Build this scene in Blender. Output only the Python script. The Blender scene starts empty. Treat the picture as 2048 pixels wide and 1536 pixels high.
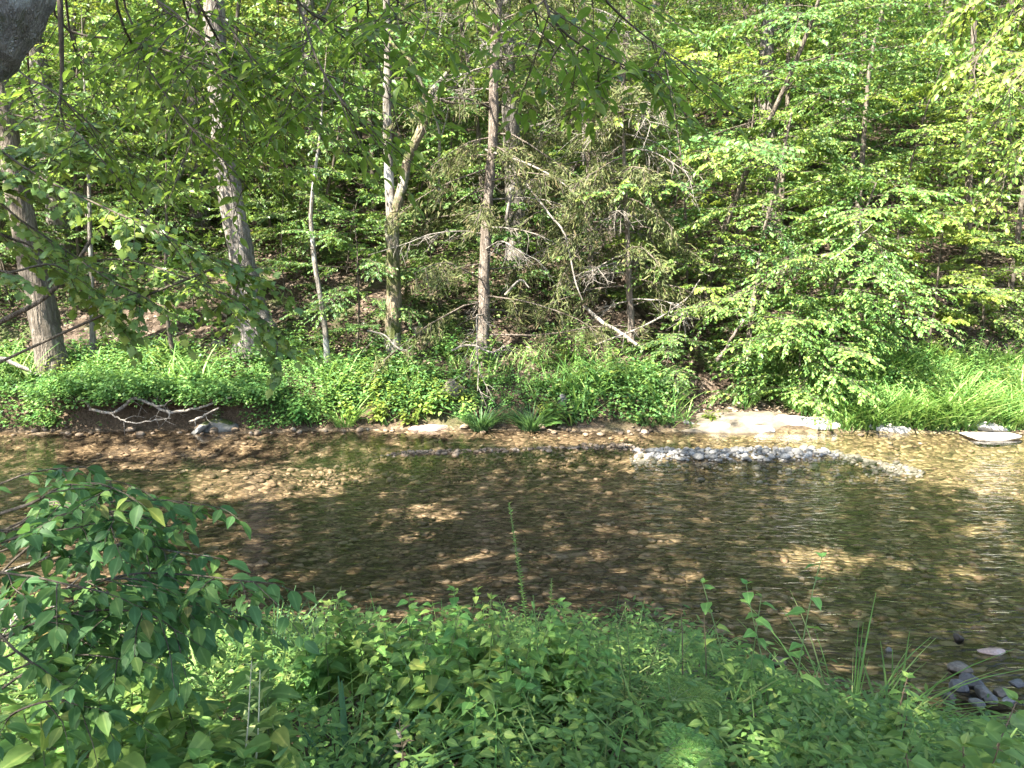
import bpy, math, random
import numpy as np
from mathutils import Vector, Matrix

# ------------------------------------------------------------------ camera, world, sun, exposure
scene = bpy.context.scene
COL = scene.collection
R = math.radians
FPX = 1490.0                       # focal length in pixels of the 2048 px wide photograph
PITCH = R(8.7)
CAM = np.array([0.0, 0.0, 2.6])
cam_d = bpy.data.cameras.new("camera")
cam = bpy.data.objects.new("camera", cam_d)
COL.objects.link(cam)
cam_d.sensor_width = 36.0
cam_d.lens = 36.0 * FPX / 2048.0
cam_d.clip_start = 0.05
cam_d.clip_end = 1000.0
cam.location = CAM
cam.rotation_euler = (R(90) - PITCH, 0, 0)
scene.camera = cam

SUN = np.array([-0.50, -0.44, 0.76])
SUN = SUN / np.linalg.norm(SUN)
world = bpy.data.worlds.new("World")
scene.world = world
world.use_nodes = True
wn = world.node_tree
sky = wn.nodes.new("ShaderNodeTexSky")
sky.sky_type = 'NISHITA'
sky.sun_disc = False
sky.sun_elevation = math.asin(SUN[2])
sky.sun_rotation = math.atan2(SUN[0], SUN[1])
sky.air_density = 1.0
sky.dust_density = 1.5
bg = wn.nodes["Background"]
wn.links.new(sky.outputs[0], bg.inputs[0])
bg.inputs[1].default_value = 0.092
sun_d = bpy.data.lights.new("sun", 'SUN')
sun_d.energy = 5.0
sun_d.angle = R(0.5)
sun_d.color = (1.0, 0.94, 0.82)
sun = bpy.data.objects.new("sun", sun_d)
COL.objects.link(sun)
sun.rotation_euler = Vector(SUN).to_track_quat('Z', 'Y').to_euler()
scene.view_settings.view_transform = 'Standard'
scene.view_settings.look = 'None'
scene.view_settings.exposure = 3.08
scene.view_settings.gamma = 1.0
scene.cycles.max_bounces = 8
scene.cycles.diffuse_bounces = 4
scene.cycles.glossy_bounces = 3
scene.cycles.transmission_bounces = 5
scene.cycles.transparent_max_bounces = 12
scene.cycles.caustics_reflective = False
scene.cycles.caustics_refractive = False

# ------------------------------------------------------------------ small maths helpers
def lerp(a, b, t): return a + (b - a) * t
def sst(a, b, x):
    t = np.clip((np.asarray(x, float) - a) / (b - a), 0, 1)
    return t * t * (3 - 2 * t)
def nrm(v):
    v = np.asarray(v, float)
    n = np.linalg.norm(v, axis=-1, keepdims=True)
    return v / np.maximum(n, 1e-9)
def _hash(i, j, s):
    n = (i * 374761393 + j * 668265263 + s * 974711) & 0x7fffffff
    n = ((n ^ (n >> 13)) * 1274126177) & 0x7fffffff
    n = n ^ (n >> 16)
    return (n & 0xffff) / 65535.0
def vnoise(x, y, s=0):
    x = np.asarray(x, float); y = np.asarray(y, float)
    xi = np.floor(x).astype(np.int64); yi = np.floor(y).astype(np.int64)
    u = x - xi; v = y - yi
    u = u * u * (3 - 2 * u); v = v * v * (3 - 2 * v)
    a = _hash(xi, yi, s); b = _hash(xi + 1, yi, s); c = _hash(xi, yi + 1, s); d = _hash(xi + 1, yi + 1, s)
    return (a * (1 - u) + b * u) * (1 - v) + (c * (1 - u) + d * u) * v
def fbm(x, y, s=0, o=3):
    t = 0; a = 0.5
    for k in range(o):
        t = t + a * (vnoise(x, y, s + k * 17) - 0.5); x = np.asarray(x) * 2.03; y = np.asarray(y) * 2.03; a *= 0.5
    return t

# ------------------------------------------------------------------ the lie of the land
def near_edge(x):
    x = np.asarray(x, float)
    return 5.05 - 1.0 * sst(0.8, 2.6, x) + 0.5 * fbm(x * 0.6, x * 0 + 3.1, 5)
def far_edge(x):
    x = np.asarray(x, float)
    return 11.75 + 0.25 * np.exp(-((x + 1) / 3.5) ** 2) + 0.3 * fbm(x * 0.5, x * 0 + 8.7, 9)
def height(x, y):
    x = np.asarray(x, float); y = np.asarray(y, float)
    yn = near_edge(x); yf = far_edge(x)
    # near bank
    s = yn - y
    zn = 0.34 * np.clip(s, 0, 3.2)
    zn = np.where(s > 2.6, 0.34 * 2.6 + 0.22 * (1 - np.exp(-np.clip(s - 2.6, 0, 50) * 1.2)), zn) + 0.12 * fbm(x * 1.3, y * 1.3, 21) * sst(0, 0.8, s)
    # bed
    dn = np.clip(y - yn, 0, 50); df = np.clip(yf - y, 0, 50)
    bed = -0.24 * sst(0, 1.6, dn) * sst(0, 1.0, df) - 0.01
    bar = np.exp(-((y - (10.35 + 0.03 * (x - 3.5))) / 0.48) ** 4) * sst(1.2, 2.4, x) * (1 - sst(4.4, 5.6, x))
    bar2 = np.exp(-((y - (10.55 + 0.15 * (x + 0.5))) / 0.40) ** 2) * sst(-2.8, -1.6, x) * (1 - sst(1.6, 2.4, x))
    bar3 = np.exp(-((y - 9.6) / 0.5) ** 2) * sst(-6.5, -5, x) * (1 - sst(-3.2, -2.4, x))
    bed = bed + 0.272 * bar + 0.245 * bar2 + 0.17 * bar3 + 0.07 * fbm(x * 1.7, y * 1.7, 33) + 0.05 * fbm(x * 6, y * 6, 34, 2)
    # far bank
    s = np.clip(y - yf, 0, 200)
    zl = 0.56 * sst(0.10, 0.50, s) + 0.30 * np.clip(s - 0.35, 0, 1.25)
    zm = 0.36 * np.clip(s, 0, 1.6) + 0.30 * sst(0.1, 0.9, s)
    zr = 0.12 * np.clip(s, 0, 1.3) + 0.05 * sst(0, 0.2, s) + 0.42 * np.clip(s - 1.3, 0, 0.6)
    zg = 0.36 * np.clip(s, 0, 1.6) + 0.08 * sst(0, 0.25, s)
    a = sst(-4.3, -3.5, x); b = sst(2.3, 3.2, x); c = sst(5.4, 6.4, x)
    zb = lerp(lerp(lerp(zl, zm, a), zr, b), zg, c)
    up = np.clip(s - 1.6, 0, 60)
    hill = 0.56 * up
    step = 1.9
    fr = np.mod(hill / step + 0.35 * fbm(x * 0.12, y * 0.12, 41), 1.0)
    hill = hill + 0.45 * (sst(0.55, 0.9, fr) - fr) * sst(1, 4, up) * (0.35 + 0.65 * sst(-2, 3, x))
    zf = zb + hill + sst(0.4, 2.0, s) * (0.5 * fbm(x * 0.45, y * 0.45, 51) + 0.12 * fbm(x * 2.2, y * 2.2, 52)) + 0.05 * fbm(x * 5, y * 5, 53, 2) * sst(0.02, 0.2, s)
    return np.where(y < yn, zn + 0.0, np.where(y > yf, zf, bed))
def H(x, y): return float(height(np.array([x]), np.array([y]))[0])

def ray(px, py):
    d = np.array([(px - 1024.0) / FPX, 1.0, -(py - 768.0) / FPX])
    c, s = math.cos(PITCH), math.sin(PITCH)
    return np.array([d[0], d[1] * c + d[2] * s, -d[1] * s + d[2] * c])
def P(px, py, Y):
    """point at distance y = Y seen at pixel (px, py)"""
    d = ray(px, py)
    return CAM + d * (Y / d[1])
def PZ(px, py, z=0.0):
    d = ray(px, py)
    return CAM + d * ((z - CAM[2]) / d[2])
def GP(px, py):
    """point of the land seen at pixel (px, py)"""
    d = ray(px, py); t = 1.5
    prev = t
    while t < 90:
        p = CAM + d * t
        if p[2] < H(p[0], p[1]):
            lo, hi = prev, t
            for _ in range(14):
                m = 0.5 * (lo + hi); q = CAM + d * m
                if q[2] < H(q[0], q[1]): hi = m
                else: lo = m
            q = CAM + d * hi
            return np.array([q[0], q[1], H(q[0], q[1])])
        prev = t; t += 0.12 + t * 0.01
    return CAM + d * 60
def pix(p):
    v = np.asarray(p, float) - CAM
    c, s = math.cos(PITCH), math.sin(PITCH)
    dep = v[..., 1] * c - v[..., 2] * s
    upv = v[..., 1] * s + v[..., 2] * c
    dep = np.where(np.abs(dep) < 1e-4, 1e-4, dep)
    return 1024 + FPX * v[..., 0] / dep, 768 - FPX * upv / dep, dep

# ------------------------------------------------------------------ mesh collector
class G:
    def __init__(s): s.v = []; s.f = []; s.r = []; s.q = []; s.n = 0
    def add(s, V, F, rnd=None, rib=None):
        V = np.asarray(V, np.float32).reshape(-1, 3); F = np.asarray(F, np.int64)
        s.v.append(V); s.f.append(F + s.n); s.n += len(V)
        s.q.append(np.zeros(len(V), np.float32) if rib is None else np.asarray(rib, np.float32))
        s.r.append(np.full(len(V), 0.5, np.float32) if rnd is None else np.asarray(rnd, np.float32))
    def mesh(s, name, origin=(0, 0, 0), smooth=True):
        me = bpy.data.meshes.new(name)
        if not s.v: return me
        V = np.concatenate(s.v) - np.asarray(origin, np.float32)
        loops = np.concatenate([f.ravel() for f in s.f])
        tot = np.concatenate([np.full(len(f), f.shape[1], np.int64) for f in s.f])
        start = np.concatenate([[0], np.cumsum(tot)[:-1]])
        me.vertices.add(len(V)); me.vertices.foreach_set("co", V.ravel())
        me.loops.add(len(loops)); me.loops.foreach_set("vertex_index", loops.astype(np.int32))
        me.polygons.add(len(tot)); me.polygons.foreach_set("loop_start", start.astype(np.int32))
        try: me.polygons.foreach_set("loop_total", tot.astype(np.int32))
        except Exception: pass
        me.polygons.foreach_set("use_smooth", np.full(len(tot), smooth, bool))
        me.update(calc_edges=True)
        at = me.attributes.new("rnd", 'FLOAT', 'POINT')
        at.data.foreach_set("value", np.concatenate(s.r))
        if any(q.any() for q in s.q):
            at = me.attributes.new("rib", 'FLOAT', 'POINT')
            at.data.foreach_set("value", np.concatenate(s.q))
        return me

REG = []
def tag(o, label=None, cat=None, group=None, kind=None, shared=False):
    if cat: o["category"] = cat
    if group: o["group"] = group
    if kind: o["kind"] = kind
    if label:
        o["label"] = label
        REG.append((o, label, shared))
    return o
def obj(name, g, mat, parent=None, origin=None, smooth=True):
    """one mesh object; with a parent its points are taken relative to the parent's place"""
    if origin is None: origin = tuple(parent["org"]) if parent is not None else (0, 0, 0)
    me = g.mesh(name, origin, smooth) if isinstance(g, G) else g
    if mat and not me.materials: me.materials.append(mat)
    o = bpy.data.objects.new(name, me); COL.objects.link(o)
    if parent is not None: o.parent = parent
    else: o.location = origin
    return o
def empty(name, loc, label, cat, group=None, shared=False):
    o = bpy.data.objects.new(name, None); COL.objects.link(o)
    o.location = loc; o.empty_display_size = 0.2
    o["org"] = [float(a) for a in loc]
    return tag(o, label, cat, group, None, shared)
def dup(root, loc, rotz, scale, label=None, shared=False, tilt=None):
    r = root.copy(); COL.objects.link(r)
    r.location = loc
    r.rotation_euler = (tilt[0], tilt[1], rotz) if tilt else (0, 0, rotz)
    r.scale = scale if hasattr(scale, '__len__') else (scale,) * 3
    for ch in root.children:
        c = ch.copy(); COL.objects.link(c); c.parent = r
    if label: tag(r, label, shared=shared)
    return r

# ------------------------------------------------------------------ templates of leaves
def leaf_tmpl(n, prof, fold=0.12, droop=0.2, wave=0.0):
    """strip leaf along x, with a folded midrib; prof(t) = half width"""
    t = np.linspace(0, 1, n + 1)
    w = np.array([max(prof(a), 0.004) for a in t])
    z = -droop * t * t
    V = []
    for i in range(n + 1):
        V += [(t[i], w[i], z[i] + fold * w[i] + wave * math.sin(i * 2.1) * w[i]), (t[i], 0, z[i]), (t[i], -w[i], z[i] + fold * w[i] - wave * math.sin(i * 1.7) * w[i])]
    F = []
    for i in range(n):
        a = 3 * i
        F += [(a, a + 1, a + 4, a + 3), (a + 1, a + 2, a + 5, a + 4)]
    return np.array(V), np.array(F)
def ov(t, a=0.42, w=0.26):
    # ovate outline, widest at a, drawn out to a tip
    if t <= 0 or t >= 1: return 0
    k = t / a * 0.5 if t < a else 0.5 + (t - a) / (1 - a) * 0.5
    return w * math.sin(math.pi * k) ** (0.75 if t < a else 1.15)
T_OV = leaf_tmpl(6, lambda t: ov(t, 0.42, 0.25), 0.35, 0.22, 0.10)
T_HEART = leaf_tmpl(6, lambda t: ov(t, 0.26, 0.34), 0.30, 0.25, 0.12)
T_LAN = leaf_tmpl(4, lambda t: ov(t, 0.4, 0.12), 0.3, 0.25)
T_ROUND = leaf_tmpl(5, lambda t: ov(t, 0.48, 0.36), 0.25, 0.15, 0.05)
T_MID = leaf_tmpl(3, lambda t: ov(t, 0.42, 0.30), 0.3, 0.2)
T_GR = leaf_tmpl(5, lambda t: 0.022 * (1 - t) ** 0.6 + 0.002, 0.6, 0.55)
T_GR2 = leaf_tmpl(4, lambda t: 0.016 * (1 - t) ** 0.7 + 0.002, 0.4, 0.18)
T_FAR = (np.array([(0, 0, 0), (0.45, 0.33, 0.06), (1, 0, -0.12), (0.45, -0.33, 0.06)]), np.array([(0, 2, 1), (0, 3, 2)]))
T_NEEDLE = (np.array([(0, 0.05, 0), (0, -0.05, 0), (0.6, -0.09, -0.03), (1, 0, -0.12), (0.6, 0.09, -0.03)]), np.array([(0, 1, 2), (0, 2, 4), (4, 2, 3)]))
def maple():
    out = [(0.0, 0.03), (0.02, 0.22), (0.18, 0.34), (0.10, 0.50), (0.34, 0.36), (0.52, 0.46), (0.55, 0.28), (0.72, 0.22), (1.0, 0.0)]
    V = [(0.28, 0, 0.0)]
    pts = out + [(x, -y) for x, y in reversed(out[:-1])]
    for x, y in pts: V.append((x, y, -0.10 * x * x - 0.16 * abs(y)))
    m = len(pts)
    F = [(0, 1 + i, 1 + (i + 1) % m) for i in range(m)]
    V = np.array(V); F = np.array(F)[:, [0, 2, 1]]
    return V, F
T_MAPLE = maple()

def place(g, T, pos, X, N, size, wid=1.0, rnd=None, rng=None):
    V, F = T
    pos = np.asarray(pos, float).reshape(-1, 3); n = len(pos)
    if n == 0: return
    X = nrm(np.broadcast_to(X, (n, 3))); N = np.broadcast_to(N, (n, 3))
    Y = nrm(np.cross(N, X)); Z = np.cross(X, Y)
    size = np.broadcast_to(size, (n,)).astype(float); wid = np.broadcast_to(wid, (n,)).astype(float)
    k = len(V)
    A = (V[None, :, 0, None] * X[:, None, :] + (V[None, :, 1, None] * wid[:, None, None]) * Y[:, None, :] + V[None, :, 2, None] * Z[:, None, :])
    A = pos[:, None, :] + A * size[:, None, None]
    FF = (F[None] + (np.arange(n) * k)[:, None, None]).reshape(-1, F.shape[1])
    if rnd is None: rnd = (rng or NR).random(n)
    g.add(A.reshape(-1, 3), FF, np.repeat(rnd, k), np.tile((np.abs(V[:, 1]) < 1e-6).astype(np.float32), n) if k > 8 else None)

NR = np.random.default_rng(7)
def tube(g, pts, rad, sides=6, rough=0.0, rng=None, rnd=0.5, cap=True):
    pts = np.asarray(pts, float); n = len(pts)
    rad = np.broadcast_to(rad, (n,)).astype(float)
    tan = nrm(np.gradient(pts, axis=0))
    u = np.cross(tan[0], (0.31, 0.95, 0.1)); u = u / max(np.linalg.norm(u), 1e-6)
    ang = np.linspace(0, 2 * math.pi, sides, endpoint=False)
    ca, sa = np.cos(ang), np.sin(ang)
    V = np.zeros((n, sides, 3))
    lump = (rng or NR).normal(0, 1, (n, sides)) * rough if rough else np.zeros((n, sides))
    for i in range(n):
        u = u - tan[i] * np.dot(u, tan[i]); u /= max(np.linalg.norm(u), 1e-6)
        w = np.cross(tan[i], u)
        rr = rad[i] * (1 + lump[i])
        V[i] = pts[i] + rr[:, None] * (ca[:, None] * u + sa[:, None] * w)
    i = np.arange(n - 1)[:, None] * sides; j = np.arange(sides)[None]; j2 = (j + 1) % sides
    F = np.stack([i + j, i + j2, i + sides + j2, i + sides + j], -1).reshape(-1, 4)
    g.add(V.reshape(-1, 3), F, np.full(n * sides, rnd))
    if cap:
        g.add(np.vstack([V[-1], pts[-1:] + tan[-1:] * rad[-1] * 0.5]), [(a, (a + 1) % sides, sides) for a in range(sides)], np.full(sides + 1, rnd))
def smooth(pts, m=6):
    """Catmull-Rom through the points"""
    p = np.asarray(pts, float)
    q = np.vstack([2 * p[0] - p[1], p, 2 * p[-1] - p[-2]])
    out = []
    for i in range(1, len(q) - 2):
        for t in np.linspace(0, 1, m, endpoint=False):
            a, b, c, d = q[i - 1], q[i], q[i + 1], q[i + 2]
            out.append(0.5 * ((2 * b) + (c - a) * t + (2 * a - 5 * b + 4 * c - d) * t * t + (3 * b - a - 3 * c + d) * t ** 3))
    out.append(p[-1])
    return np.array(out)
def at_t(pts, t):
    k = t * (len(pts) - 1); i = min(int(k), len(pts) - 2); f = k - i
    return pts[i] * (1 - f) + pts[i + 1] * f, nrm(pts[i + 1] - pts[i])

class Leaves:
    """collects leaf places; laid out as a mesh at the end"""
    def __init__(s): s.p = []; s.x = []; s.n = []; s.s = []
    def add(s, p, x, n, sz): s.p.append(np.atleast_2d(p)); s.x.append(np.atleast_2d(x)); s.n.append(np.atleast_2d(n)); s.s.append(np.atleast_1d(sz))
    def build(s, g, T, wid=1.0, keep=None, rng=None):
        if not s.p: return
        p = np.concatenate(s.p); x = np.concatenate(s.x); n = np.concatenate(s.n); z = np.concatenate(s.s)
        if keep is not None:
            k = keep(p); p, x, n, z = p[k], x[k], n[k], z[k]
        place(g, T, p, x, n, z, wid, rng=rng)
def twig(L, W, rng, p, d, ln, r, nl, ls, flat=0.5, droop=0.35, side=0.9, start=0.12, sides=4, wob=0.08, nn=0.4, tipdroop=0.25, zs=1.0):
    """a leafy twig: thin wood plus alternate leaves to both sides"""
    k = 5
    d = nrm(d); pts = [np.array(p, float)]
    for i in range(k):
        d = nrm(d + rng.normal(0, wob, 3) + np.array([0, 0, -tipdroop / k]))
        pts.append(pts[-1] + d * ln / k)
    pts = np.array(pts)
    if W is not None: tube(W, pts, np.linspace(r, r * 0.3, k + 1), sides)
    if nl <= 0: return pts
    t = np.linspace(start, 1, nl) + rng.normal(0, 0.02, nl); t = np.clip(t, 0, 0.9999)
    q = t * k; i = np.minimum(q.astype(int), k - 1); f = (q - i)[:, None]
    pos = pts[i] * (1 - f) + pts[i + 1] * f
    tg = nrm(pts[i + 1] - pts[i])
    up = np.array([0, 0, 1.0])
    sd = nrm(np.cross(tg, up) + 1e-6)
    sg = np.where(np.arange(nl) % 2 == 0, 1.0, -1.0)[:, None]
    X = tg * (0.55 + 0.5 * t[:, None] ** 3) + sd * sg * side * (1 - 0.8 * t[:, None] ** 4) - up * droop + rng.normal(0, 0.22, (nl, 3))
    X[:, 2] *= zs
    N = up * 1.0 + rng.normal(0, nn, (nl, 3)) + np.cross(sd, tg) * 0.0
    L.add(pos + nrm(X) * ls * 0.08, X, N, ls * rng.uniform(0.65, 1.15, nl))
    return pts

# ------------------------------------------------------------------ materials
def nodes(name):
    m = bpy.data.materials.new(name); m.use_nodes = True
    nt = m.node_tree
    for n in list(nt.nodes): nt.nodes.remove(n)
    out = nt.nodes.new("ShaderNodeOutputMaterial")
    return m, nt, out
def N_(nt, t, **kw):
    n = nt.nodes.new(t)
    for k, v in kw.items():
        if k.startswith('i_'):
            n.inputs[k[2:].replace('_', ' ')].default_value = v
        else: setattr(n, k, v)
    return n
def ramp(nt, src, stops, interp='LINEAR'):
    r = nt.nodes.new("ShaderNodeValToRGB"); r.color_ramp.interpolation = interp
    e = r.color_ramp.elements
    while len(e) > 1: e.remove(e[-1])
    e[0].position = stops[0][0]; e[0].color = (*stops[0][1], 1)
    for p, c in stops[1:]:
        x = e.new(p); x.color = (*c, 1)
    nt.links.new(src, r.inputs[0])
    return r.outputs[0]
def mixc(nt, fac, a, b, mode='MIX'):
    m = nt.nodes.new("ShaderNodeMix"); m.data_type = 'RGBA'; m.blend_type = mode
    for s, v in ((0, fac), (6, a), (7, b)):
        if hasattr(v, 'is_linked') or hasattr(v, 'links'): nt.links.new(v, m.inputs[s])
        else: m.inputs[s].default_value = v if s == 0 else (*v, 1)
    return m.outputs[2]
def noise(nt, vec, scale, detail=3, rough=0.55, dist=0.0):
    n = nt.nodes.new("ShaderNodeTexNoise"); n.inputs["Scale"].default_value = scale; n.inputs["Detail"].default_value = detail
    n.inputs["Roughness"].default_value = rough; n.inputs["Distortion"].default_value = dist
    if vec is not None: nt.links.new(vec, n.inputs["Vector"])
    return n
def mapping(nt, src, scale=(1, 1, 1), rot=(0, 0, 0)):
    m = nt.nodes.new("ShaderNodeMapping"); m.inputs["Scale"].default_value = scale; m.inputs["Rotation"].default_value = rot
    nt.links.new(src, m.inputs["Vector"]); return m.outputs[0]
def bump(nt, src, strength, dist=0.02, normal=None):
    b = nt.nodes.new("ShaderNodeBump"); b.inputs["Strength"].default_value = strength; b.inputs["Distance"].default_value = dist
    nt.links.new(src, b.inputs["Height"])
    if normal: nt.links.new(normal, b.inputs["Normal"])
    return b.outputs[0]

def leaf_mat(name, cols, trans=0.35, tcol=(0.22, 0.34, 0.03), rough=0.42, spec=0.5, vein=False, objvar=0.25):
    des = lambda c, k: tuple(a * (1 - k) + k * (0.25 * c[0] + 0.7 * c[1] + 0.05 * c[2]) for a in c)
    kr, kb = (1.06, 0.82) if vein else (0.98, 1.0)
    gain = 1.2 if name in ('leaf_weed', 'leaf_herb', 'leaf_forest', 'leaf_maple', 'leaf_yellow_green', 'grass_blade') else 1.0
    cols = [tuple(gain * a for a in des((c[0] * kr, c[1], c[2] * kb), 0.10)) for c in cols]; tcol = des((tcol[0] * kr, tcol[1], tcol[2] * kb), 0.08)
    m, nt, out = nodes(name)
    at = N_(nt, "ShaderNodeAttribute", attribute_name="rnd")
    oi = N_(nt, "ShaderNodeObjectInfo")
    k = len(cols)
    c = ramp(nt, at.outputs["Fac"], [(i / max(k - 1, 1) * (0.95 if vein else 1.0), cols[i]) for i in range(k)] + ([(0.995, (0.17, 0.21, 0.05)), (1.0, (0.15, 0.13, 0.05))] if vein else []))
    if vein:
        rb = N_(nt, "ShaderNodeAttribute", attribute_name="rib")
        c = mixc(nt, ramp(nt, rb.outputs["Fac"], [(0.82, (0, 0, 0)), (0.93, (0.65, 0.65, 0.65))]), c, mixc(nt, 1.0, c, (2.1, 1.7, 1.9), 'MULTIPLY'))
    hs = N_(nt, "ShaderNodeHueSaturation")
    mr = N_(nt, "ShaderNodeMapRange"); mr.inputs[3].default_value = 1 - objvar; mr.inputs[4].default_value = 1 + objvar
    nt.links.new(oi.outputs["Random"], mr.inputs[0]); nt.links.new(mr.outputs[0], hs.inputs["Value"])
    mh = N_(nt, "ShaderNodeMapRange"); mh.inputs[3].default_value = 0.485; mh.inputs[4].default_value = 0.515
    nt.links.new(oi.outputs["Random"], mh.inputs[0]); nt.links.new(mh.outputs[0], hs.inputs["Hue"])
    geo = N_(nt, "ShaderNodeNewGeometry")
    nz = noise(nt, geo.outputs["Position"], 38 if vein else 3.0, 3)
    c = mixc(nt, 0.55, c, ramp(nt, nz.outputs["Fac"], [(0.3, (0.55, 0.6, 0.5)), (0.7, (1.35, 1.3, 1.2))]), 'MULTIPLY')
    nt.links.new(c, hs.inputs["Color"])
    pb = N_(nt, "ShaderNodeBsdfPrincipled")
    nt.links.new(hs.outputs[0], pb.inputs["Base Color"])
    pb.inputs["Roughness"].default_value = rough + 0.08
    pb.inputs["Specular IOR Level"].default_value = spec * 0.6
    tr = N_(nt, "ShaderNodeBsdfTranslucent")
    tc = mixc(nt, 0.75, hs.outputs[0], tcol)
    nt.links.new(tc, tr.inputs["Color"])
    mx = N_(nt, "ShaderNodeMixShader"); mx.inputs[0].default_value = trans
    nt.links.new(pb.outputs[0], mx.inputs[1]); nt.links.new(tr.outputs[0], mx.inputs[2])
    nt.links.new(mx.outputs[0], out.inputs[0])
    return m

def bark_mat(name, a, b, moss=None, mossamt=0.5, sc=9.0, lichen=None, bs=0.9):
    m, nt, out = nodes(name)
    tc = N_(nt, "ShaderNodeTexCoord")
    v = mapping(nt, tc.outputs["Object"], (1, 1, 0.16))
    n1 = noise(nt, v, sc, 5, 0.65, 0.6)
    vo = N_(nt, "ShaderNodeTexVoronoi"); vo.feature = 'DISTANCE_TO_EDGE'; vo.inputs["Scale"].default_value = sc * 1.7
    dv = mixc(nt, 0.12, v, n1.outputs["Color"], 'ADD'); nt.links.new(dv, vo.inputs["Vector"])
    n2 = noise(nt, tc.outputs["Object"], 1.3 if sc < 25 else 14, 4)
    n3 = noise(nt, tc.outputs["Object"], 45, 3)
    c = ramp(nt, n1.outputs["Fac"], [(0.3, a), (0.7, b)])
    c = mixc(nt, 0.7, c, ramp(nt, vo.outputs["Distance"], [(0.0, (0.35, 0.33, 0.3)), (0.16, (1, 1, 1))]), 'MULTIPLY')
    c = mixc(nt, 0.35, c, ramp(nt, n3.outputs["Fac"], [(0.3, (0.6, 0.6, 0.6)), (0.7, (1.3, 1.3, 1.3))]), 'MULTIPLY')
    if lichen:
        c = mixc(nt, ramp(nt, n2.outputs["Fac"], [(0.50, (0, 0, 0)), (0.60, (1, 1, 1))]), c, lichen)
    if moss:
        n4 = noise(nt, tc.outputs["Object"], 2.6 if sc < 25 else 9, 5, 0.7)
        lo = 0.62 - 0.3 * mossamt
        c = mixc(nt, ramp(nt, n4.outputs["Fac"], [(lo, (0, 0, 0)), (lo + 0.12, (1, 1, 1))]), c, moss)
    pb = N_(nt, "ShaderNodeBsdfPrincipled"); pb.inputs["Roughness"].default_value = 0.9; pb.inputs["Specular IOR Level"].default_value = 0.15
    nt.links.new(c, pb.inputs["Base Color"])
    ad = N_(nt, "ShaderNodeMath", operation='MULTIPLY_ADD'); nt.links.new(vo.outputs["Distance"], ad.inputs[0]); ad.inputs[1].default_value = 2.0
    nt.links.new(n1.outputs["Fac"], ad.inputs[2])
    nt.links.new(bump(nt, ad.outputs[0], bs, 0.03), pb.inputs["Normal"])
    nt.links.new(pb.outputs[0], out.inputs[0])
    return m

def stone_mat(name, a, b, c2, moss=None, mossamt=0.5, sc=3.0, var=0.35):
    m, nt, out = nodes(name)
    tc = N_(nt, "ShaderNodeTexCoord"); oi = N_(nt, "ShaderNodeObjectInfo"); geo = N_(nt, "ShaderNodeNewGeometry")
    at = N_(nt, "ShaderNodeAttribute", attribute_name="rnd")
    n1 = noise(nt, geo.outputs["Position"], sc, 5, 0.65)
    n2 = noise(nt, geo.outputs["Position"], sc * 12, 4, 0.6)
    c = ramp(nt, n1.outputs["Fac"], [(0.3, a), (0.52, b), (0.72, c2)])
    c = mixc(nt, 0.6, c, ramp(nt, n2.outputs["Fac"], [(0.3, (0.55, 0.55, 0.55)), (0.7, (1.35, 1.33, 1.3))]), 'MULTIPLY')
    sm = N_(nt, "ShaderNodeMath", operation='ADD'); nt.links.new(oi.outputs["Random"], sm.inputs[0]); nt.links.new(at.outputs["Fac"], sm.inputs[1])
    fr = N_(nt, "ShaderNodeMath", operation='FRACT'); nt.links.new(sm.outputs[0], fr.inputs[0])
    c = mixc(nt, 1.0, c, ramp(nt, fr.outputs[0], [(0, (1 - var,) * 3), (0.5, (1, 0.97, 0.92)), (1, (1 + var,) * 3)]), 'MULTIPLY')
    if moss:
        n4 = noise(nt, geo.outputs["Position"], 6, 5, 0.7)
        sx = N_(nt, "ShaderNodeSeparateXYZ"); nt.links.new(geo.outputs["Normal"], sx.inputs[0])
        mm = N_(nt, "ShaderNodeMath", operation='MULTIPLY'); nt.links.new(n4.outputs["Fac"], mm.inputs[0]); nt.links.new(sx.outputs[2], mm.inputs[1])
        lo = 0.55 - 0.3 * mossamt
        c = mixc(nt, ramp(nt, mm.outputs[0], [(lo, (0, 0, 0)), (lo + 0.1, (1, 1, 1))]), c, moss)
    pb = N_(nt, "ShaderNodeBsdfPrincipled"); pb.inputs["Roughness"].default_value = 0.75; pb.inputs["Specular IOR Level"].default_value = 0.3
    nt.links.new(c, pb.inputs["Base Color"])
    nt.links.new(bump(nt, n2.outputs["Fac"], 0.5, 0.01, bump(nt, n1.outputs["Fac"], 0.4, 0.05)), pb.inputs["Normal"])
    nt.links.new(pb.outputs[0], out.inputs[0])
    return m

M = {}
M['canopy'] = leaf_mat("leaf_canopy", [(0.035, 0.085, 0.018), (0.055, 0.125, 0.022), (0.085, 0.165, 0.028)], 0.40, (0.20, 0.34, 0.03))
M['forest'] = leaf_mat("leaf_forest", [(0.035, 0.085, 0.024), (0.055, 0.12, 0.028), (0.08, 0.155, 0.035), (0.14, 0.19, 0.03)], 0.33, (0.20, 0.33, 0.04), 0.38, 0.6)
M['maple'] = leaf_mat("leaf_maple", [(0.05, 0.11, 0.022), (0.075, 0.155, 0.028), (0.11, 0.20, 0.035), (0.19, 0.24, 0.03)], 0.35, (0.26, 0.36, 0.03), 0.38, 0.6)
M['yellow'] = leaf_mat("leaf_yellow_green", [(0.08, 0.15, 0.02), (0.13, 0.21, 0.025), (0.22, 0.27, 0.03)], 0.38, (0.34, 0.38, 0.03), 0.4, 0.5)
M['over'] = leaf_mat("leaf_overhanging", [(0.05, 0.115, 0.02), (0.07, 0.15, 0.025), (0.09, 0.18, 0.028), (0.13, 0.19, 0.028)], 0.52, (0.26, 0.44, 0.035), 0.35, 0.5, True)
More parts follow.
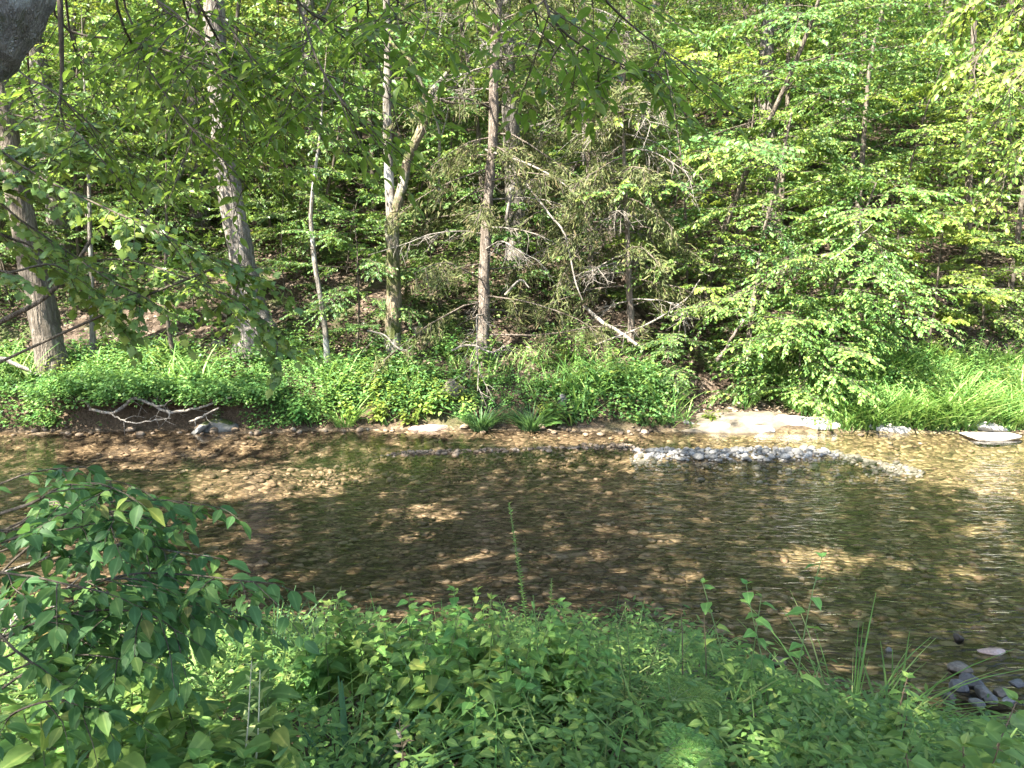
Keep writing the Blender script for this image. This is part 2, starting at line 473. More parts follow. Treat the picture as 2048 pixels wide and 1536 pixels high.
M['bush'] = leaf_mat("leaf_bush", [(0.028, 0.085, 0.035), (0.04, 0.11, 0.04), (0.055, 0.135, 0.04), (0.08, 0.16, 0.035)], 0.28, (0.13, 0.30, 0.05), 0.45, 0.3, True)
M['weed'] = leaf_mat("leaf_weed", [(0.055, 0.14, 0.035), (0.085, 0.195, 0.045), (0.12, 0.25, 0.055), (0.19, 0.29, 0.06)], 0.38, (0.26, 0.42, 0.06), 0.42, 0.5, True)
M['herb'] = leaf_mat("leaf_herb", [(0.04, 0.11, 0.026), (0.065, 0.155, 0.033), (0.10, 0.20, 0.04), (0.15, 0.23, 0.045)], 0.35, (0.20, 0.36, 0.045), 0.42, 0.5)
M['grass'] = leaf_mat("grass_blade", [(0.05, 0.13, 0.025), (0.09, 0.19, 0.035), (0.14, 0.24, 0.05), (0.24, 0.27, 0.09)], 0.35, (0.24, 0.38, 0.05), 0.45, 0.4)
M['sedge'] = leaf_mat("sedge_blade", [(0.035, 0.09, 0.03), (0.05, 0.12, 0.04), (0.08, 0.15, 0.05)], 0.3, (0.14, 0.28, 0.05), 0.4, 0.5)
M['sprig'] = leaf_mat("leaf_pale_sprig", [(0.20, 0.27, 0.07), (0.28, 0.34, 0.10), (0.36, 0.38, 0.14)], 0.35, (0.4, 0.45, 0.1), 0.45, 0.4)
M['cedar'] = leaf_mat("cedar_foliage", [(0.06, 0.075, 0.03), (0.085, 0.105, 0.035), (0.11, 0.135, 0.04), (0.15, 0.12, 0.055)], 0.25, (0.16, 0.20, 0.05), 0.6, 0.3)
M['litter'] = leaf_mat("dead_leaf", [(0.07, 0.046, 0.03), (0.13, 0.09, 0.06), (0.21, 0.155, 0.11), (0.36, 0.28, 0.215)], 0.12, (0.25, 0.16, 0.08), 0.7, 0.3)
M['bark_grey'] = bark_mat("bark_grey", (0.10, 0.088, 0.075), (0.30, 0.27, 0.24), sc=11, bs=1.0)
M['bark_dark'] = bark_mat("bark_dark", (0.075, 0.063, 0.05), (0.20, 0.17, 0.137), sc=10, bs=1.0)
M['bark_moss'] = bark_mat("bark_mossy", (0.12, 0.095, 0.065), (0.28, 0.23, 0.16), (0.055, 0.065, 0.02), 0.6, 10, (0.33, 0.315, 0.285))
M['bark_cedar'] = bark_mat("bark_cedar", (0.13, 0.10, 0.08), (0.33, 0.28, 0.235), sc=16, bs=1.0)
M['bark_pale'] = bark_mat("bark_pale", (0.13, 0.115, 0.095), (0.30, 0.27, 0.235), sc=12, lichen=(0.36, 0.355, 0.33))
M['bark_near'] = bark_mat("bark_near", (0.20, 0.18, 0.15), (0.48, 0.45, 0.40), (0.10, 0.11, 0.05), 0.35, 34, (0.52, 0.52, 0.47), 1.0)
M['twig'] = bark_mat("twig_bark", (0.06, 0.05, 0.038), (0.125, 0.105, 0.082), sc=20, bs=0.3)
M['drift'] = bark_mat("driftwood", (0.17, 0.15, 0.125), (0.42, 0.38, 0.33), sc=14, bs=0.8)
M['dead'] = bark_mat("dead_wood", (0.16, 0.14, 0.12), (0.33, 0.30, 0.265), sc=18, bs=0.5)
M['stem'] = leaf_mat("green_stem", [(0.09, 0.13, 0.04), (0.12, 0.17, 0.05)], 0.05)
M['palestem'] = leaf_mat("pale_stem", [(0.42, 0.40, 0.26), (0.5, 0.48, 0.33)], 0.05)
M['brownstem'] = leaf_mat("brown_stem", [(0.12, 0.085, 0.05), (0.18, 0.13, 0.08)], 0.05)
M['cobble'] = stone_mat("cobble", (0.11, 0.107, 0.10), (0.17, 0.167, 0.16), (0.26, 0.253, 0.24), sc=5, var=0.5)
M['brown_cobble'] = stone_mat("brown_cobble", (0.09, 0.065, 0.043), (0.16, 0.12, 0.083), (0.28, 0.24, 0.195), sc=5, var=0.5)
M['slab'] = stone_mat("bedrock", (0.34, 0.31, 0.27), (0.46, 0.43, 0.39), (0.56, 0.53, 0.49), sc=1.6, var=0.1)
M['shelf'] = stone_mat("bedrock_shelf", (0.085, 0.072, 0.053), (0.14, 0.12, 0.093), (0.21, 0.185, 0.15), sc=1.3, var=0.1)
M['mossrock'] = stone_mat("mossy_rock", (0.10, 0.095, 0.085), (0.18, 0.175, 0.16), (0.30, 0.29, 0.275), (0.06, 0.075, 0.02), 0.7, 3)
M['darkrock'] = stone_mat("dark_rock", (0.035, 0.03, 0.027), (0.08, 0.07, 0.06), (0.16, 0.14, 0.12), sc=5)
M['pinkrock'] = stone_mat("pink_rock", (0.16, 0.115, 0.095), (0.25, 0.18, 0.15), (0.30, 0.26, 0.24), sc=7)
M['greyrock'] = stone_mat("grey_rock", (0.05, 0.049, 0.05), (0.09, 0.089, 0.092), (0.17, 0.167, 0.167), sc=4)

# ground: leaf litter, soil, moss, and the brown stream bed under the water
def ground_material():
    m, nt, out = nodes("forest_floor")
    geo = N_(nt, "ShaderNodeNewGeometry"); pos = geo.outputs["Position"]
    at = N_(nt, "ShaderNodeAttribute", attribute_name="bed")
    cut = N_(nt, "ShaderNodeAttribute", attribute_name="cut")
    # litter
    n1 = noise(nt, pos, 1.1, 4); n2 = noise(nt, pos, 22, 4, 0.7)
    vo = N_(nt, "ShaderNodeTexVoronoi"); vo.inputs["Scale"].default_value = 13
    nt.links.new(mixc(nt, 0.08, pos, n2.outputs["Color"], 'ADD'), vo.inputs["Vector"])
    lit = ramp(nt, vo.outputs["Color"], [(0.1, (0.028, 0.02, 0.014)), (0.45, (0.06, 0.044, 0.031)), (0.75, (0.11, 0.083, 0.063)), (0.95, (0.22, 0.175, 0.142))])
    lit = mixc(nt, 0.7, lit, ramp(nt, n2.outputs["Fac"], [(0.3, (0.35, 0.35, 0.35)), (0.65, (1.25, 1.2, 1.15))]), 'MULTIPLY')
    soil = ramp(nt, n2.outputs["Fac"], [(0.3, (0.045, 0.032, 0.02)), (0.7, (0.12, 0.085, 0.055))])
    moss = ramp(nt, n2.outputs["Fac"], [(0.3, (0.03, 0.05, 0.012)), (0.7, (0.07, 0.10, 0.025))])
    c = mixc(nt, ramp(nt, n1.outputs["Fac"], [(0.52, (0, 0, 0)), (0.68, (1, 1, 1))]), lit, moss)
    c = mixc(nt, cut.outputs["Fac"], c, soil)
    # bed
    pw = noise(nt, pos, 2.2, 3)
    bp = mixc(nt, 0.10, mapping(nt, pos, (0.62, 1, 1)), pw.outputs["Color"], 'ADD')
    v1 = N_(nt, "ShaderNodeTexVoronoi"); v1.inputs["Scale"].default_value = 13; nt.links.new(bp, v1.inputs["Vector"])
    v2 = N_(nt, "ShaderNodeTexVoronoi"); v2.inputs["Scale"].default_value = 30; nt.links.new(bp, v2.inputs["Vector"])
    v3 = N_(nt, "ShaderNodeTexVoronoi"); v3.feature = 'DISTANCE_TO_EDGE'; v3.inputs["Scale"].default_value = 13; nt.links.new(bp, v3.inputs["Vector"])
    b1 = ramp(nt, v1.outputs["Color"], [(0.1, (0.021, 0.0165, 0.0125)), (0.4, (0.068, 0.052, 0.036)), (0.7, (0.16, 0.121, 0.082)), (0.95, (0.33, 0.265, 0.195))])
    b2 = ramp(nt, v2.outputs["Color"], [(0.1, (0.028, 0.021, 0.0145)), (0.5, (0.10, 0.074, 0.047)), (0.9, (0.28, 0.215, 0.145))])
    nb = noise(nt, pos, 3.5, 3)
    b = mixc(nt, ramp(nt, nb.outputs["Fac"], [(0.4, (0, 0, 0)), (0.6, (1, 1, 1))]), b1, b2)
    b = mixc(nt, 0.8, b, ramp(nt, v3.outputs["Distance"], [(0.0, (0.4, 0.36, 0.3)), (0.14, (1, 1, 1))]), 'MULTIPLY')
    b = mixc(nt, 0.5, b, ramp(nt, noise(nt, pos, 60, 3).outputs["Fac"], [(0.3, (0.6, 0.58, 0.5)), (0.7, (1.35, 1.35, 1.35))]), 'MULTIPLY')
    # olive tint on the riffle stones: algae, and green reflection put into the colour
    sx = N_(nt, "ShaderNodeSeparateXYZ"); nt.links.new(mixc(nt, 0.5, pos, pw.outputs["Color"], 'ADD'), sx.inputs[0])
    mr = N_(nt, "ShaderNodeMapRange"); mr.inputs[1].default_value = 1.2; mr.inputs[2].default_value = 4.2; nt.links.new(sx.outputs[0], mr.inputs[0])
    b = mixc(nt, mr.outputs[0], b, mixc(nt, 1.0, b, (1.06, 1.16, 0.98), 'MULTIPLY'))
    c = mixc(nt, at.outputs["Fac"], c, b)
    pb = N_(nt, "ShaderNodeBsdfPrincipled"); pb.inputs["Roughness"].default_value = 0.9; pb.inputs["Specular IOR Level"].default_value = 0.15
    nt.links.new(c, pb.inputs["Base Color"])
    hb = N_(nt, "ShaderNodeMix"); nt.links.new(at.outputs["Fac"], hb.inputs[0]); nt.links.new(n2.outputs["Fac"], hb.inputs[2]); nt.links.new(v3.outputs["Distance"], hb.inputs[3])
    nt.links.new(bump(nt, hb.outputs[0], 1.0, 0.06), pb.inputs["Normal"])
    nt.links.new(pb.outputs[0], out.inputs[0])
    return m
M['ground'] = ground_material()
M['sod'] = bark_mat("root_bound_soil", (0.035, 0.026, 0.017), (0.10, 0.075, 0.05), sc=8)

def water_material():
    m, nt, out = nodes("stream_water")
    geo = N_(nt, "ShaderNodeNewGeometry"); pos = geo.outputs["Position"]
    # ripples: short crests across the stream, stronger in the riffle on the right
    a = noise(nt, mapping(nt, pos, (1.5, 4.2, 1), (0, 0, R(-14))), 2.9, 2, 0.5, 0.8)
    b = noise(nt, mapping(nt, pos, (1.0, 3.0, 1), (0, 0, R(12))), 9.0, 2, 0.5, 0.4)
    sx = N_(nt, "ShaderNodeSeparateXYZ"); nt.links.new(pos, sx.inputs[0])
    mr = N_(nt, "ShaderNodeMapRange"); mr.inputs[1].default_value = -3.5; mr.inputs[2].default_value = 4.0; mr.inputs[3].default_value = 0.5; mr.inputs[4].default_value = 2.4
    nt.links.new(sx.outputs[0], mr.inputs[0])
    my = N_(nt, "ShaderNodeMapRange"); my.inputs[1].default_value = 9.2; my.inputs[2].default_value = 10.6; my.inputs[3].default_value = 1.0; my.inputs[4].default_value = 0.22
    nt.links.new(sx.outputs[1], my.inputs[0])
    k = N_(nt, "ShaderNodeMath", operation='MULTIPLY'); nt.links.new(mr.outputs[0], k.inputs[0]); nt.links.new(my.outputs[0], k.inputs[1])
    s = N_(nt, "ShaderNodeMath", operation='MULTIPLY_ADD'); nt.links.new(b.outputs["Fac"], s.inputs[0]); s.inputs[1].default_value = 0.13; nt.links.new(a.outputs["Fac"], s.inputs[2])
    h = N_(nt, "ShaderNodeMath", operation='MULTIPLY'); nt.links.new(s.outputs[0], h.inputs[0]); nt.links.new(k.outputs[0], h.inputs[1])
    bm = bump(nt, h.outputs[0], 1.0, 0.0105)
    fr = N_(nt, "ShaderNodeFresnel"); fr.inputs["IOR"].default_value = 1.33; nt.links.new(bm, fr.inputs["Normal"])
    gl = N_(nt, "ShaderNodeBsdfGlossy"); gl.inputs["Roughness"].default_value = 0.10; nt.links.new(bm, gl.inputs["Normal"])
    tr = N_(nt, "ShaderNodeBsdfTransparent"); tr.inputs["Color"].default_value = (0.94, 0.91, 0.86, 1)
    mx = N_(nt, "ShaderNodeMixShader"); nt.links.new(fr.outputs[0], mx.inputs[0]); nt.links.new(tr.outputs[0], mx.inputs[1]); nt.links.new(gl.outputs[0], mx.inputs[2])
    nt.links.new(mx.outputs[0], out.inputs[0])
    return m
M['water'] = water_material()

# ------------------------------------------------------------------ setting: ground, water
def build_ground():
    xs = np.concatenate([np.linspace(-130, -32, 18)[:-1], np.linspace(-32, -12, 60)[:-1], np.linspace(-12, 12, 260)[:-1], np.linspace(12, 32, 60)[:-1], np.linspace(32, 130, 18)])
    ys = np.concatenate([np.linspace(-70, -3, 16)[:-1], np.linspace(-3, 14.5, 220)[:-1], np.linspace(14.5, 50, 120)[:-1], np.linspace(50, 150, 24)])
    X, Y = np.meshgrid(xs, ys)
    Z = height(X, Y)
    g = G(); nx, ny = len(xs), len(ys)
    i = np.arange(ny - 1)[:, None] * nx + np.arange(nx - 1)[None]
    F = np.stack([i, i + 1, i + 1 + nx, i + nx], -1).reshape(-1, 4)
    g.add(np.stack([X, Y, Z], -1).reshape(-1, 3), F)
    me = g.mesh("ground")
    yn, yf = near_edge(X), far_edge(X)
    s = Y - yf
    bed = sst(-0.25, 0.1, Y - yn) * (1 - sst(-0.05, 0.2, s))
    a = me.attributes.new("bed", 'FLOAT', 'POINT'); a.data.foreach_set("value", bed.ravel().astype(np.float32))
    cut = (1 - sst(0.45, 0.8, s)) * sst(-0.1, 0.05, s) * (1 - sst(-2.5, -1, X) * 0.5)
    cut = np.maximum(cut, sst(0.3, 0.8, yn - Y) * 0.8)
    a = me.attributes.new("cut", 'FLOAT', 'POINT'); a.data.foreach_set("value", cut.ravel().astype(np.float32))
    o = obj("ground", me, M['ground']); tag(o, "leaf littered forest floor, banks and brown stony stream bed", "ground", kind='structure')
    w = G(); wx = np.linspace(-130, 130, 60); wy = np.linspace(3.2, 13.2, 12)
    X, Y = np.meshgrid(wx, wy)
    i = np.arange(11)[:, None] * 60 + np.arange(59)[None]
    w.add(np.stack([X, Y, X * 0], -1).reshape(-1, 3), np.stack([i, i + 1, i + 61, i + 60], -1).reshape(-1, 4))
    o = obj("water", w, M['water']); tag(o, "clear shallow rippling stream water over a brown bed", "water", kind='structure')
build_ground()

# ------------------------------------------------------------------ where sun falls through the canopy
LIT = [  # pixel centre and radii of the sun patches on water and banks
    (250, 905, 120, 13), (480, 890, 60, 7), (300, 935, 60, 7), (545, 948, 145, 17), (830, 1040, 80, 32), (800, 985, 40, 10), (945, 1115, 60, 10),
    (1330, 1075, 34, 8), (1215, 1062, 20, 5), (1380, 1150, 30, 8), (1640, 1120, 75, 22), (1760, 1128, 60, 8), (1945, 1060, 32, 12), (1930, 1150, 32, 10), (1955, 925, 170, 50), (1990, 955, 120, 40),
    (1590, 1225, 30, 8), (1680, 896, 190, 20), (1150, 880, 140, 10), (1270, 922, 50, 10), (1120, 935, 40, 7), (1010, 865, 110, 9), (1665, 856, 75, 18), (1800, 860, 140, 22),
    (1960, 870, 120, 22), (770, 800, 120, 62), (880, 835, 90, 30), (840, 858, 90, 16), (130, 830, 70, 40), (300, 752, 190, 24), (1900, 790, 230, 90), (600, 760, 70, 25), (430, 850, 22, 12), (1500, 866, 40, 4),
    (500, 1380, 25, 60),
]
_lp = []
for (cx, cy, rx, ry) in LIT:
    c = GP(cx, cy)
    a = GP(cx + rx, cy); b = GP(cx, cy - ry); b2 = GP(cx, min(cy + ry, 1535))
    _lp.append((c[0], c[1], abs(a[0] - c[0]) + 0.02, max(0.5 * abs(b[1] - b2[1]), 0.08), c[2]))
_lp = np.array(_lp)
def sun_gap(p):
    """0..1: how far the light that passes point p lands in a sun patch"""
    best = np.zeros(len(p))
    for (cx, cy, rx, ry, cz) in _lp:
        t = (p[:, 2] - cz) / SUN[2]
        q = p[:, :2] - SUN[None, :2] * t[:, None]
        wob = 0.5 * fbm(q[:, 0] * 2.2, q[:, 1] * 2.2, 77)
        d = ((q[:, 0] - cx) / rx) ** 2 + ((q[:, 1] - cy) / ry) ** 2
        best = np.maximum(best, np.clip(1.9 - d + wob * 2.5, 0, 1))
    return best

# ------------------------------------------------------------------ tree builders
def crown_points(L, W, rng, trunk, rtop, t0, nb, rad, shape, ls, ntw, nl, rise=0.25, droop=0.35, az0=0.0, azr=None, twl=0.34, wood=True, nn=0.4, keepf=None):
    """branches round a trunk, leafy twigs spread flat along each"""
    for b in range(nb):
        t = t0 + (1 - t0) * (b + rng.uniform(0, 1)) / nb; t = min(t, 0.995)
        p, tg = at_t(trunk, t)
        az = az0 + b * 2.39996 + rng.normal(0, 0.3)
        if azr is not None: az = rng.uniform(*azr)
        ln = rad * shape((t - t0) / (1 - t0)) * rng.uniform(0.7, 1.15)
        d = np.array([math.cos(az), math.sin(az), rise + rng.normal(0, 0.12)])
        k = 6; pts = [p]; dd = nrm(d)
        for i in range(k):
            dd = nrm(dd + rng.normal(0, 0.10, 3) + np.array([0, 0, -droop / k])); pts.append(pts[-1] + dd * ln / k)
        pts = np.array(pts)
        if wood: tube(W, pts, np.linspace(rtop * 0.14 + 0.0016 * ln, 0.003, k + 1), 5)
        for j in range(ntw):
            u = 0.18 + 0.82 * (j + rng.uniform(0, 0.9)) / ntw; u = min(u, 0.99)
            q, tq = at_t(pts, u)
            sd = nrm(np.cross(tq, (0, 0, 1.0))) * (1 if j % 2 else -1)
            dv = tq * 0.7 + sd * rng.uniform(0.5, 1.0) + rng.normal(0, 0.12, 3)
            twig(L, W if wood else None, rng, q, dv, ln * twl * (1.1 - 0.5 * u) + 0.12, 0.004, nl, ls, nn=nn)
        twig(L, W if wood else None, rng, pts[-1], nrm(pts[-1] - pts[-2]), ln * 0.3, 0.006, nl, ls, nn=nn)
SH_ROUND = lambda u: math.sin(math.pi * min(max(0.15 + 0.8 * u, 0), 1)) ** 0.7
SH_CONE = lambda u: 1.05 - 0.8 * u
SH_TOP = lambda u: 0.5 + 0.5 * math.sin(math.pi * u)

def trunk_pts(pxs, Y, below=0.35):
    """pixel polyline (bottom first) at distance Y -> points; extended into the ground"""
    pts = [P(x, y, Y) for x, y in pxs]
    d = nrm(pts[0] - pts[1]); d[2] = min(d[2], -0.6)
    return np.array([pts[0] + nrm(d) * below] + pts)

def add_flare(rad, base, amt, n):
    r = np.array(rad, float)
    return r * (1 + amt * np.exp(-np.arange(len(r)) * 1.2 / n))

rngA = np.random.default_rng(11)

def proto_tree(seed, h, r0, lean, t0, nb, rad, shape, ls, ntw, nl, mats, T=T_FAR, **kw):
    """a free standing tree at the origin; returned as (trunk mesh, crown mesh, wood mesh)"""
    rng = np.random.default_rng(seed)
    k = 9
    pts = [np.array([0, 0, -0.4])]
    d = np.array([lean, rng.normal(0, 0.03), 1.0])
    for i in range(k):
        d = nrm(d + rng.normal(0, 0.05, 3) * np.array([1, 1, 0.2])); pts.append(pts[-1] + d * (h + 0.4) / k)
    pts = smooth(pts, 3)
    tg = G(); tube(tg, pts, np.linspace(r0, r0 * 0.25, len(pts)) * (1 + 0.5 * np.exp(-np.arange(len(pts)) * 0.9)), 9, 0.05, rng)
    L = Leaves(); W = G()
    crown_points(L, W, rng, pts, r0 * 0.5, t0, nb, rad, shape, ls, ntw, nl, **kw)
    lg = G(); L.build(lg, T, rng=rng)
    return tg.mesh("trunk"), lg.mesh("crown", smooth=False), W.mesh("branches"), mats

def plant_tree(name, proto, loc, rotz, sc, label, cat, group=None, lab_shared=False):
    tm, cm, wm, mats = proto
    e = empty(name, loc, label, cat, group, lab_shared)
    e.rotation_euler = (0, 0, rotz); e.scale = (sc,) * 3
    for nm, me, mt in (("trunk", tm, mats[0]), ("branches", wm, mats[0]), ("crown", cm, mats[1])):
        if len(me.vertices) == 0: continue
        if not me.materials: me.materials.append(M[mt])
        o = bpy.data.objects.new(nm, me); COL.objects.link(o); o.parent = e
    return e

# ---- the hillside forest, rows of trees climbing the slope
PROTO = {
    'tall': [proto_tree(100 + i, 17 + 2 * i, 0.20 + 0.03 * i, 0.03 * (i - 1), 0.30, 26, 3.7, SH_ROUND, 0.145, 13, 16, ('bark_grey', 'forest')) for i in range(3)],
    'mid': [proto_tree(200 + i, 8.5 + i, 0.085, 0.05 * (i - 1), 0.12, 27, 2.8, SH_ROUND, 0.108, 15, 17, ('bark_dark', ['forest', 'maple', 'maple'][i])) for i in range(3)],
    'low': [proto_tree(300 + i, 3.6 + 0.6 * i, 0.035, 0.08 * (i - 1), 0.10, 18, 1.8, SH_TOP, 0.085, 12, 15, ('twig', ['forest', 'maple', 'yellow'][i]), T_FAR) for i in range(3)],
}
LAND = [(170, "the leaning left trunk"), (420, "the big pale trunk"), (640, "the thin grey sapling"), (860, "the forked mossy tree"), (1120, "the ragged cedar"), (1400, "the dead cedar limbs"), (1640, "the gravel bar"), (1880, "the white slabs"), (9999, "the bright grass bank")]
def where(p):
    px, py, dp = pix(np.asarray(p))
    px = float(px)
    lm = next(n for l, n in LAND if px < l)
    y = p[1]
    dist = "just" if y < 19 else "partway" if y < 24 else "halfway up" if y < 31 else "high"
    return dist, lm
def forest():
    rng = np.random.default_rng(5)
    placed = []
    def far_enough(x, y, r): return all((x - a) ** 2 + (y - b) ** 2 > (0.5 * (r + c)) ** 2 for a, b, c in placed)
    def ok_left_open(x, y):
        px, py, _ = pix(np.array([x, y, H(x, y) + 1]))
        return not (y < (16.6 if 150 < px < 1350 else 15.2) and -200 < px < 2300) or rng.random() < 0.12
    jobs = [('tall', 54, (17, 55), 3.9), ('mid', 80, (15.5, 48), 2.3), ('low', 150, (14.6, 34), 1.15)]
    for kind, n, (y0, y1), sp in jobs:
        cnt = 0; tries = 0
        pl = []
        while cnt < n and tries < 6000:
            tries += 1
            y = y0 + (y1 - y0) * rng.random() ** 1.15; x = rng.uniform(-0.80 * y - 3, 0.80 * y + 3)
            if not ok_left_open(x, y): continue
            if not all((x - a) ** 2 + (y - b) ** 2 > sp ** 2 for a, b in pl): continue
            pl.append((x, y)); cnt += 1
            z = H(x, y)
            pr = PROTO[kind][rng.integers(3)]
            d, lm = where((x, y, z))
            adj = {'tall': "tall grey tree", 'mid': "leafy understory tree", 'low': "small leafy sapling"}[kind]
            nm = {'tall': "forest_tree", 'mid': "understory_tree", 'low': "sapling"}[kind]
            plant_tree(nm, pr, (x, y, z), rng.uniform(0, 6.28), rng.uniform(0.8, 1.25), f"{adj}, {d} upslope behind {lm}", {'tall': "tree", 'mid': "tree", 'low': "sapling"}[kind],
                       {'tall': "tall trees on the hillside", 'mid': "understory trees on the hillside", 'low': "saplings on the hillside"}[kind])
forest()

# ------------------------------------------------------------------ named trees of the far bank
def wood_from(pxs, ws, Y, below=0.4, top=None, m=5):
    """trunk points and radii from a pixel polyline (bottom first), widths in pixels"""
    pts = [P(x, y, Y) for x, y in pxs]
    rad = [w * pix(p)[2] / FPX / 2 for w, p in zip(ws, pts)]
    d = nrm(pts[0] - pts[1])
    pts = [pts[0] + nrm(d + np.array([0, 0, -0.8])) * below] + pts; rad = [rad[0] * 1.1] + rad
    if top:
        d = nrm(pts[-1] - pts[-2]); d = nrm(d + np.array([0, 0, 0.5])); n = 3
        L0 = top - pts[-1][2]; r0 = rad[-1]
        for i in range(n):
            pts.append(pts[-1] + d * L0 / n / max(d[2], 0.3)); rad.append(r0 * (1 - 0.28 * (i + 1)))
    ps = smooth(np.array(pts), m)
    rs = np.interp(np.linspace(0, 1, len(ps)), np.linspace(0, 1, len(rad)), rad)
    return ps, rs

def bank_tree(name, label, pxs, ws, Y, top, bark, leaf, nb, rad, t0, ls, seed, ntw=7, nl=11, extra=(), sides=14, rough=0.05, cat="tree", group=None, T=T_FAR, keep=None, rise=0.25):
    rng = np.random.default_rng(seed)
    ps, rs = wood_from(pxs, ws, Y, top=top)
    base = P(*pxs[0], Y)
    e = empty(name, base, label, cat, group)
    g = G(); tube(g, ps, rs, sides, rough, rng)
    obj("trunk", g, M[bark], e)
    for (xp, w2, nm, bk) in extra:
        q = smooth(np.array([P(x, y, Y + dy) for x, y, dy in xp]), 5)
        r = np.interp(np.linspace(0, 1, len(q)), np.linspace(0, 1, len(w2)), [w * Y / FPX / 2 for w in w2])
        g = G(); tube(g, q, r, 9, rough, rng); obj(nm, g, M[bk], e)
    if nb:
        L = Leaves(); W = G()
        crown_points(L, W, rng, ps, rs[-1] * 1.4, t0, nb, rad, SH_ROUND, ls, ntw, nl, rise=rise)
        lg = G(); L.build(lg, T, keep=keep, rng=rng)
        obj("branches", W, M['bark_dark'], e); obj("crown", lg, M[leaf], e, smooth=False)
    return e, ps

bank_tree("leaning_tree", "brown-barked trunk leaning left at the left end of the far bank", [(108, 742), (98, 690), (82, 600), (62, 520), (38, 400), (18, 290), (0, 170), (-20, 30)], [66, 56, 52, 49, 44, 40, 38, 36], 12.9, 15, 'bark_dark', 'forest', 8, 3.2, 0.6, 0.16, 1)
bank_tree("poplar_tree", "stout pale grey trunk with furrowed bark leaning left beside the mossy ledge", [(512, 668), (505, 630), (490, 560), (478, 480), (462, 400), (450, 320), (440, 200), (432, 90), (425, -30)], [94, 66, 55, 49, 47, 46, 44, 41, 38], 13.8, 19, 'bark_grey', 'forest', 10, 3.8, 0.6, 0.17, 2)
bank_tree("forked_tree", "mossy trunk forking into a twisted right stem in mid bank", [(786, 662), (788, 600), (786, 520), (784, 450), (790, 425), (806, 370), (815, 320), (828, 290), (842, 260), (850, 225), (851, 195)], [34, 30, 28, 28, 22, 19, 18, 18, 18, 17, 15], 13.5, None, 'bark_moss', 'forest', 0, 0, 0, 0, 3,
          extra=[([(784, 440, 0), (779, 380, 0.05), (776, 300, 0.1), (774, 200, 0.1), (776, 100, 0.1), (770, -60, 0.1)], [22, 19, 18, 17, 15, 12], "stem", 'bark_pale'),
                 ([(851, 200, 0), (840, 165, -0.05), (826, 135, -0.1), (812, 110, -0.1), (790, 95, -0.1), (770, 60, -0.1)], [13, 11, 9, 8, 6, 4], "limb", 'bark_moss'),
                 ([(851, 200, 0), (866, 180, 0.05), (890, 150, 0.1), (912, 125, 0.1), (930, 80, 0.1)], [12, 10, 8, 6, 4], "limb", 'bark_moss'),
                 ([(858, 190, 0), (900, 205, 0.1), (960, 207, 0.15), (1030, 200, 0.2)], [6, 5, 4, 2], "limb", 'bark_dark')])
def add_crown(e, pts, rad, nb, leaf, ls, seed, ntw=7, nl=11, t0=0.3, rise=0.25):
    rng = np.random.default_rng(seed); L = Leaves(); W = G()
    crown_points(L, W, rng, pts, 0.03, t0, nb, rad, SH_ROUND, ls, ntw, nl, rise=rise)
    lg = G(); L.build(lg, T_FAR, rng=rng)
    obj("branches", W, M['bark_dark'], e); obj("crown", lg, M[leaf], e, smooth=False)
fk = bpy.data.objects["forked_tree"]
add_crown(fk, np.array([P(776, 200, 13.6), P(774, 50, 13.6), P(770, -200, 13.6), P(775, -500, 13.8)]), 2.2, 20, 'forest', 0.12, 31, t0=0.05)
bank_tree("slender_tree", "thin grey sapling trunk standing between the pale trunk and the forked tree", [(652, 680), (648, 640), (640, 590), (630, 530), (624, 470), (622, 420), (632, 330), (640, 270)], [12, 11, 10, 10, 9, 8, 6, 5], 13.3, 6.5, 'bark_pale', 'forest', 12, 1.3, 0.6, 0.10, 4, ntw=6, sides=8)
bank_tree("slender_tree", "thin brown trunk beside the leaning left trunk", [(187, 705), (184, 640), (183, 560), (180, 470), (178, 380)], [13, 10, 9, 8, 7], 13.4, 7, 'bark_pale', 'maple', 14, 1.6, 0.55, 0.11, 5, ntw=6, sides=8)
bank_tree("slender_tree", "thin dark stem standing left of the pale trunk", [(350, 725), (338, 660), (330, 580), (333, 480)], [10, 8, 7, 6], 13.3, 5.5, 'twig', 'maple', 12, 1.5, 0.45, 0.11, 6, ntw=6, sides=7)
bank_tree("crooked_tree", "light brown bare trunk bending right behind the pale trunk", [(300, 420), (330, 390), (352, 360), (372, 318), (388, 268), (400, 215), (418, 160)], [15, 14, 14, 13, 12, 11, 10], 17.5, 11, 'bark_pale', 'forest', 10, 2.2, 0.7, 0.14, 7, sides=8)
bank_tree("shaded_tree", "grey trunk in shade just left behind the pale trunk", [(402, 450), (398, 380), (394, 300), (390, 200), (388, 60)], [40, 36, 34, 32, 30], 18.5, 20, 'bark_grey', 'forest', 14, 3.2, 0.6, 0.17, 8)
bank_tree("white_sapling", "thin whitish dead sapling with a forked top on the dark slope", [(878, 375), (878, 330), (879, 290), (878, 262), (868, 230), (858, 215)], [7, 6, 6, 5, 3, 2], 17.0, None, 'dead', 'forest', 0, 0, 0, 0, 9, extra=[([(879, 285, 0), (886, 262, 0), (893, 235, 0), (897, 215, 0)], [4, 3, 3, 2], "limb", 'dead')], sides=7)

